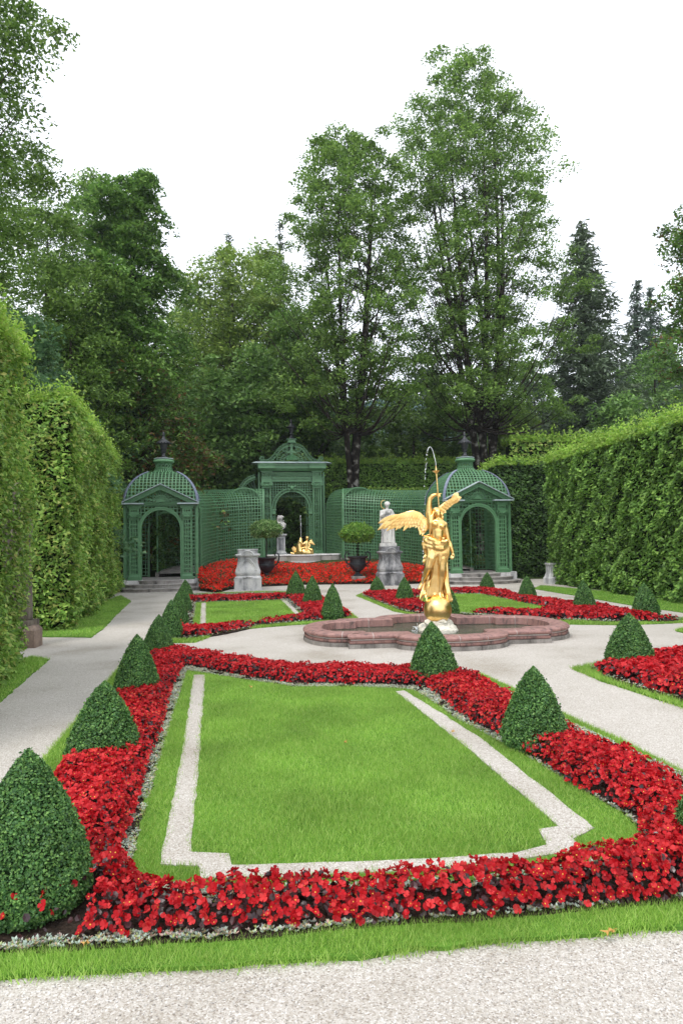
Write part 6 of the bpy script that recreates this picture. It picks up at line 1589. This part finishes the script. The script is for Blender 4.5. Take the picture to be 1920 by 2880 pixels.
# weathered herms in the hedge gaps
H1 = empty('hedge_pedestal', (-6.33, 13.8, 0), .1, 'brown weathered stone pedestal in the gap between the two side hedges', 'pedestal')
mb = MB(); loft(mb, [(.22, -.03), (.22, .34), (.2, .37), (.16, .42)], .1); mb.build('block', stained('brown_stone', (.3, .22, .17), (.2, .14, .11), (.06, .05, .04), scale=5), H1)
s1 = draped('weathered_statue', (-6.62, 13.95, .5), 2.9, M['herm'], 'weathered brown statue mostly hidden in the gap between the side hedges', 8, .035); s1.scale = (.62, .62, 1)
H2 = empty('hedge_pedestal', (9.3, 30.3, 0), .1, 'pale stone pedestal at the end of the long hedge near the farther pavilion', 'pedestal')
mb = MB(); loft(mb, [(.34, -.03), (.34, .25), (.3, .3), (.24, .5), (.24, .8), (.28, .86), (.28, .92)], .1); mb.build('block', M['pedestal'], H2)

# ---- urns with ball trees
def urn(px, py, rz, label, tlabel, cz, hw, hh, mat, ls, seed):
    a = G(px, py); x, y = a.x, a.y + .33
    B_ = empty('urn_base', (x, y, 0), rz, 'stone block under the ' + label, 'plinth', 'stone blocks under the urns'); mb = MB(); loft(mb, [(.32, -.03), (.32, .33), (.3, .35)], .04); mb.build('block', M['base_stone'], B_)
    R = empty('black_urn', (x, y, .35), rz, label, 'urn', 'black garden urns')
    mb = MB(); mb.lathe([(.23, 0), (.23, .04), (.17, .08), (.1, .14), (.09, .19), (.15, .24), (.3, .36), (.38, .48), (.40, .55)], 28, ribs=14, rib=.04)
    mb.lathe([(.40, .55), (.42, .56), (.42, .6), (.385, .62), (.38, .78), (.41, .84), (.49, .9), (.5, .94), (.47, .96), (.43, .95), (.40, .84)], 32); mb.build('bowl', M['iron'], R, True)
    mb = MB(); mb.lathe([(.40, .88), (.3, .9), (.02, .93)], 20); mb.build('soil', M['soil'], R)
    for s in (-1, 1):
        mb = MB(); mb.tube([(s * .36, 0, .56), (s * .5, 0, .62), (s * .58, 0, .78), (s * .62, 0, .98), (s * .56, 0, 1.14), (s * .46, 0, 1.17), (s * .40, 0, 1.08), (s * .44, 0, 1.0)], [.035, .04, .04, .038, .036, .032, .03, .035], 10)
        mb.tube([(s * .40, 0, .5), (s * .5, 0, .42), (s * .53, 0, .5), (s * .47, 0, .56)], [.03, .028, .026, .02], 8); mb.build('handle', M['iron'], R, True)
    T = empty('ball_tree', (x, y, 1.28), 0, tlabel, 'potted tree', 'ball trees in the urns'); r0 = np.random.default_rng(seed)
    mb = MB(); mb.tube([(0, 0, -.1), (.015, 0, (cz - 1.28) * .5), (0, 0, cz - 1.28)], [.035, .03, .03], 8)
    for k in range(7): a_ = k * .9; mb.tube([(0, 0, cz - 1.28 - hh * .9), (hw * .3 * math.cos(a_), hw * .3 * math.sin(a_), cz - 1.28 - hh * .4), (hw * .7 * math.cos(a_), hw * .7 * math.sin(a_), cz - 1.28)], [.02, .012, .006], 5)
    mb.build('trunk', M['bark'], T, True)
    n = 7500; d = unit(r0.normal(size=(n, 3))); rr = (.72 + .3 * r0.random((n, 1))) * (1 + .09 * np.sin(d[:, :1] * 9 + seed) * np.cos(d[:, 2:] * 8 + d[:, 1:2] * 7)); d[:, 2] = np.where(d[:, 2] < -.55, -.55 - .2 * r0.random(n), d[:, 2])
    pos = d * rr * np.array([hw, hw, hh]) + np.array([0, 0, cz - 1.28])
    V, F = scatter([(-.1, 0, 0), (.35, .16, .04), (.9, 0, 0), (.35, -.16, .04)], [(0, 1, 2, 3)], pos, d + r0.normal(size=(n, 3)) * .7, ls * (.6 + .7 * r0.random(n)), d + r0.normal(size=(n, 3)) * .55 + np.array([0, 0, .25]))
    link('crown', np_mesh('crown', V, F), mat, T)
M['laurel'] = leafy('laurel_leaf', [(.05, .12, .03), (.1, .22, .05), (.2, .34, .1), (.33, .45, .18)], trans=.25, vscale=3)
M['bright_ball'] = leafy('narrow_leaf', [(.08, .19, .03), (.14, .3, .04), (.22, .4, .06), (.34, .5, .1)], trans=.35, vscale=3)
urn(748, 1645, .1, 'black iron urn half hidden behind the empty pedestal', 'laurel ball tree with dark glossy leaves in the urn by the empty pedestal', 2.64, .76, .46, M['laurel'], .125, 3)
urn(1007, 1642, .1, 'black iron urn with both handles showing, beside the blackened pedestal', 'light green narrow-leaved ball tree in the urn by the blackened pedestal', 2.38, .78, .49, M['bright_ball'], .14, 4)

# ------------------------------------------------------------------ air
hz_bm = MB(); hz_bm.box(-240, 240, -45, 366, -1.2, 88)
hm = bpy.data.materials.new('haze'); hm.use_nodes = True
hm.node_tree.nodes.clear()
ho = hm.node_tree.nodes.new('ShaderNodeOutputMaterial'); hv_ = hm.node_tree.nodes.new('ShaderNodeVolumePrincipled')
hv_.inputs['Color'].default_value = (0.86, 0.92, 1.0, 1); hv_.inputs['Density'].default_value = 0.0003; hv_.inputs['Anisotropy'].default_value = 0.0
hm.node_tree.links.new(hv_.outputs[0], ho.inputs['Volume'])
tag(hz_bm.build('haze', hm), kind='stuff')
sc.cycles.volume_bounces = 0
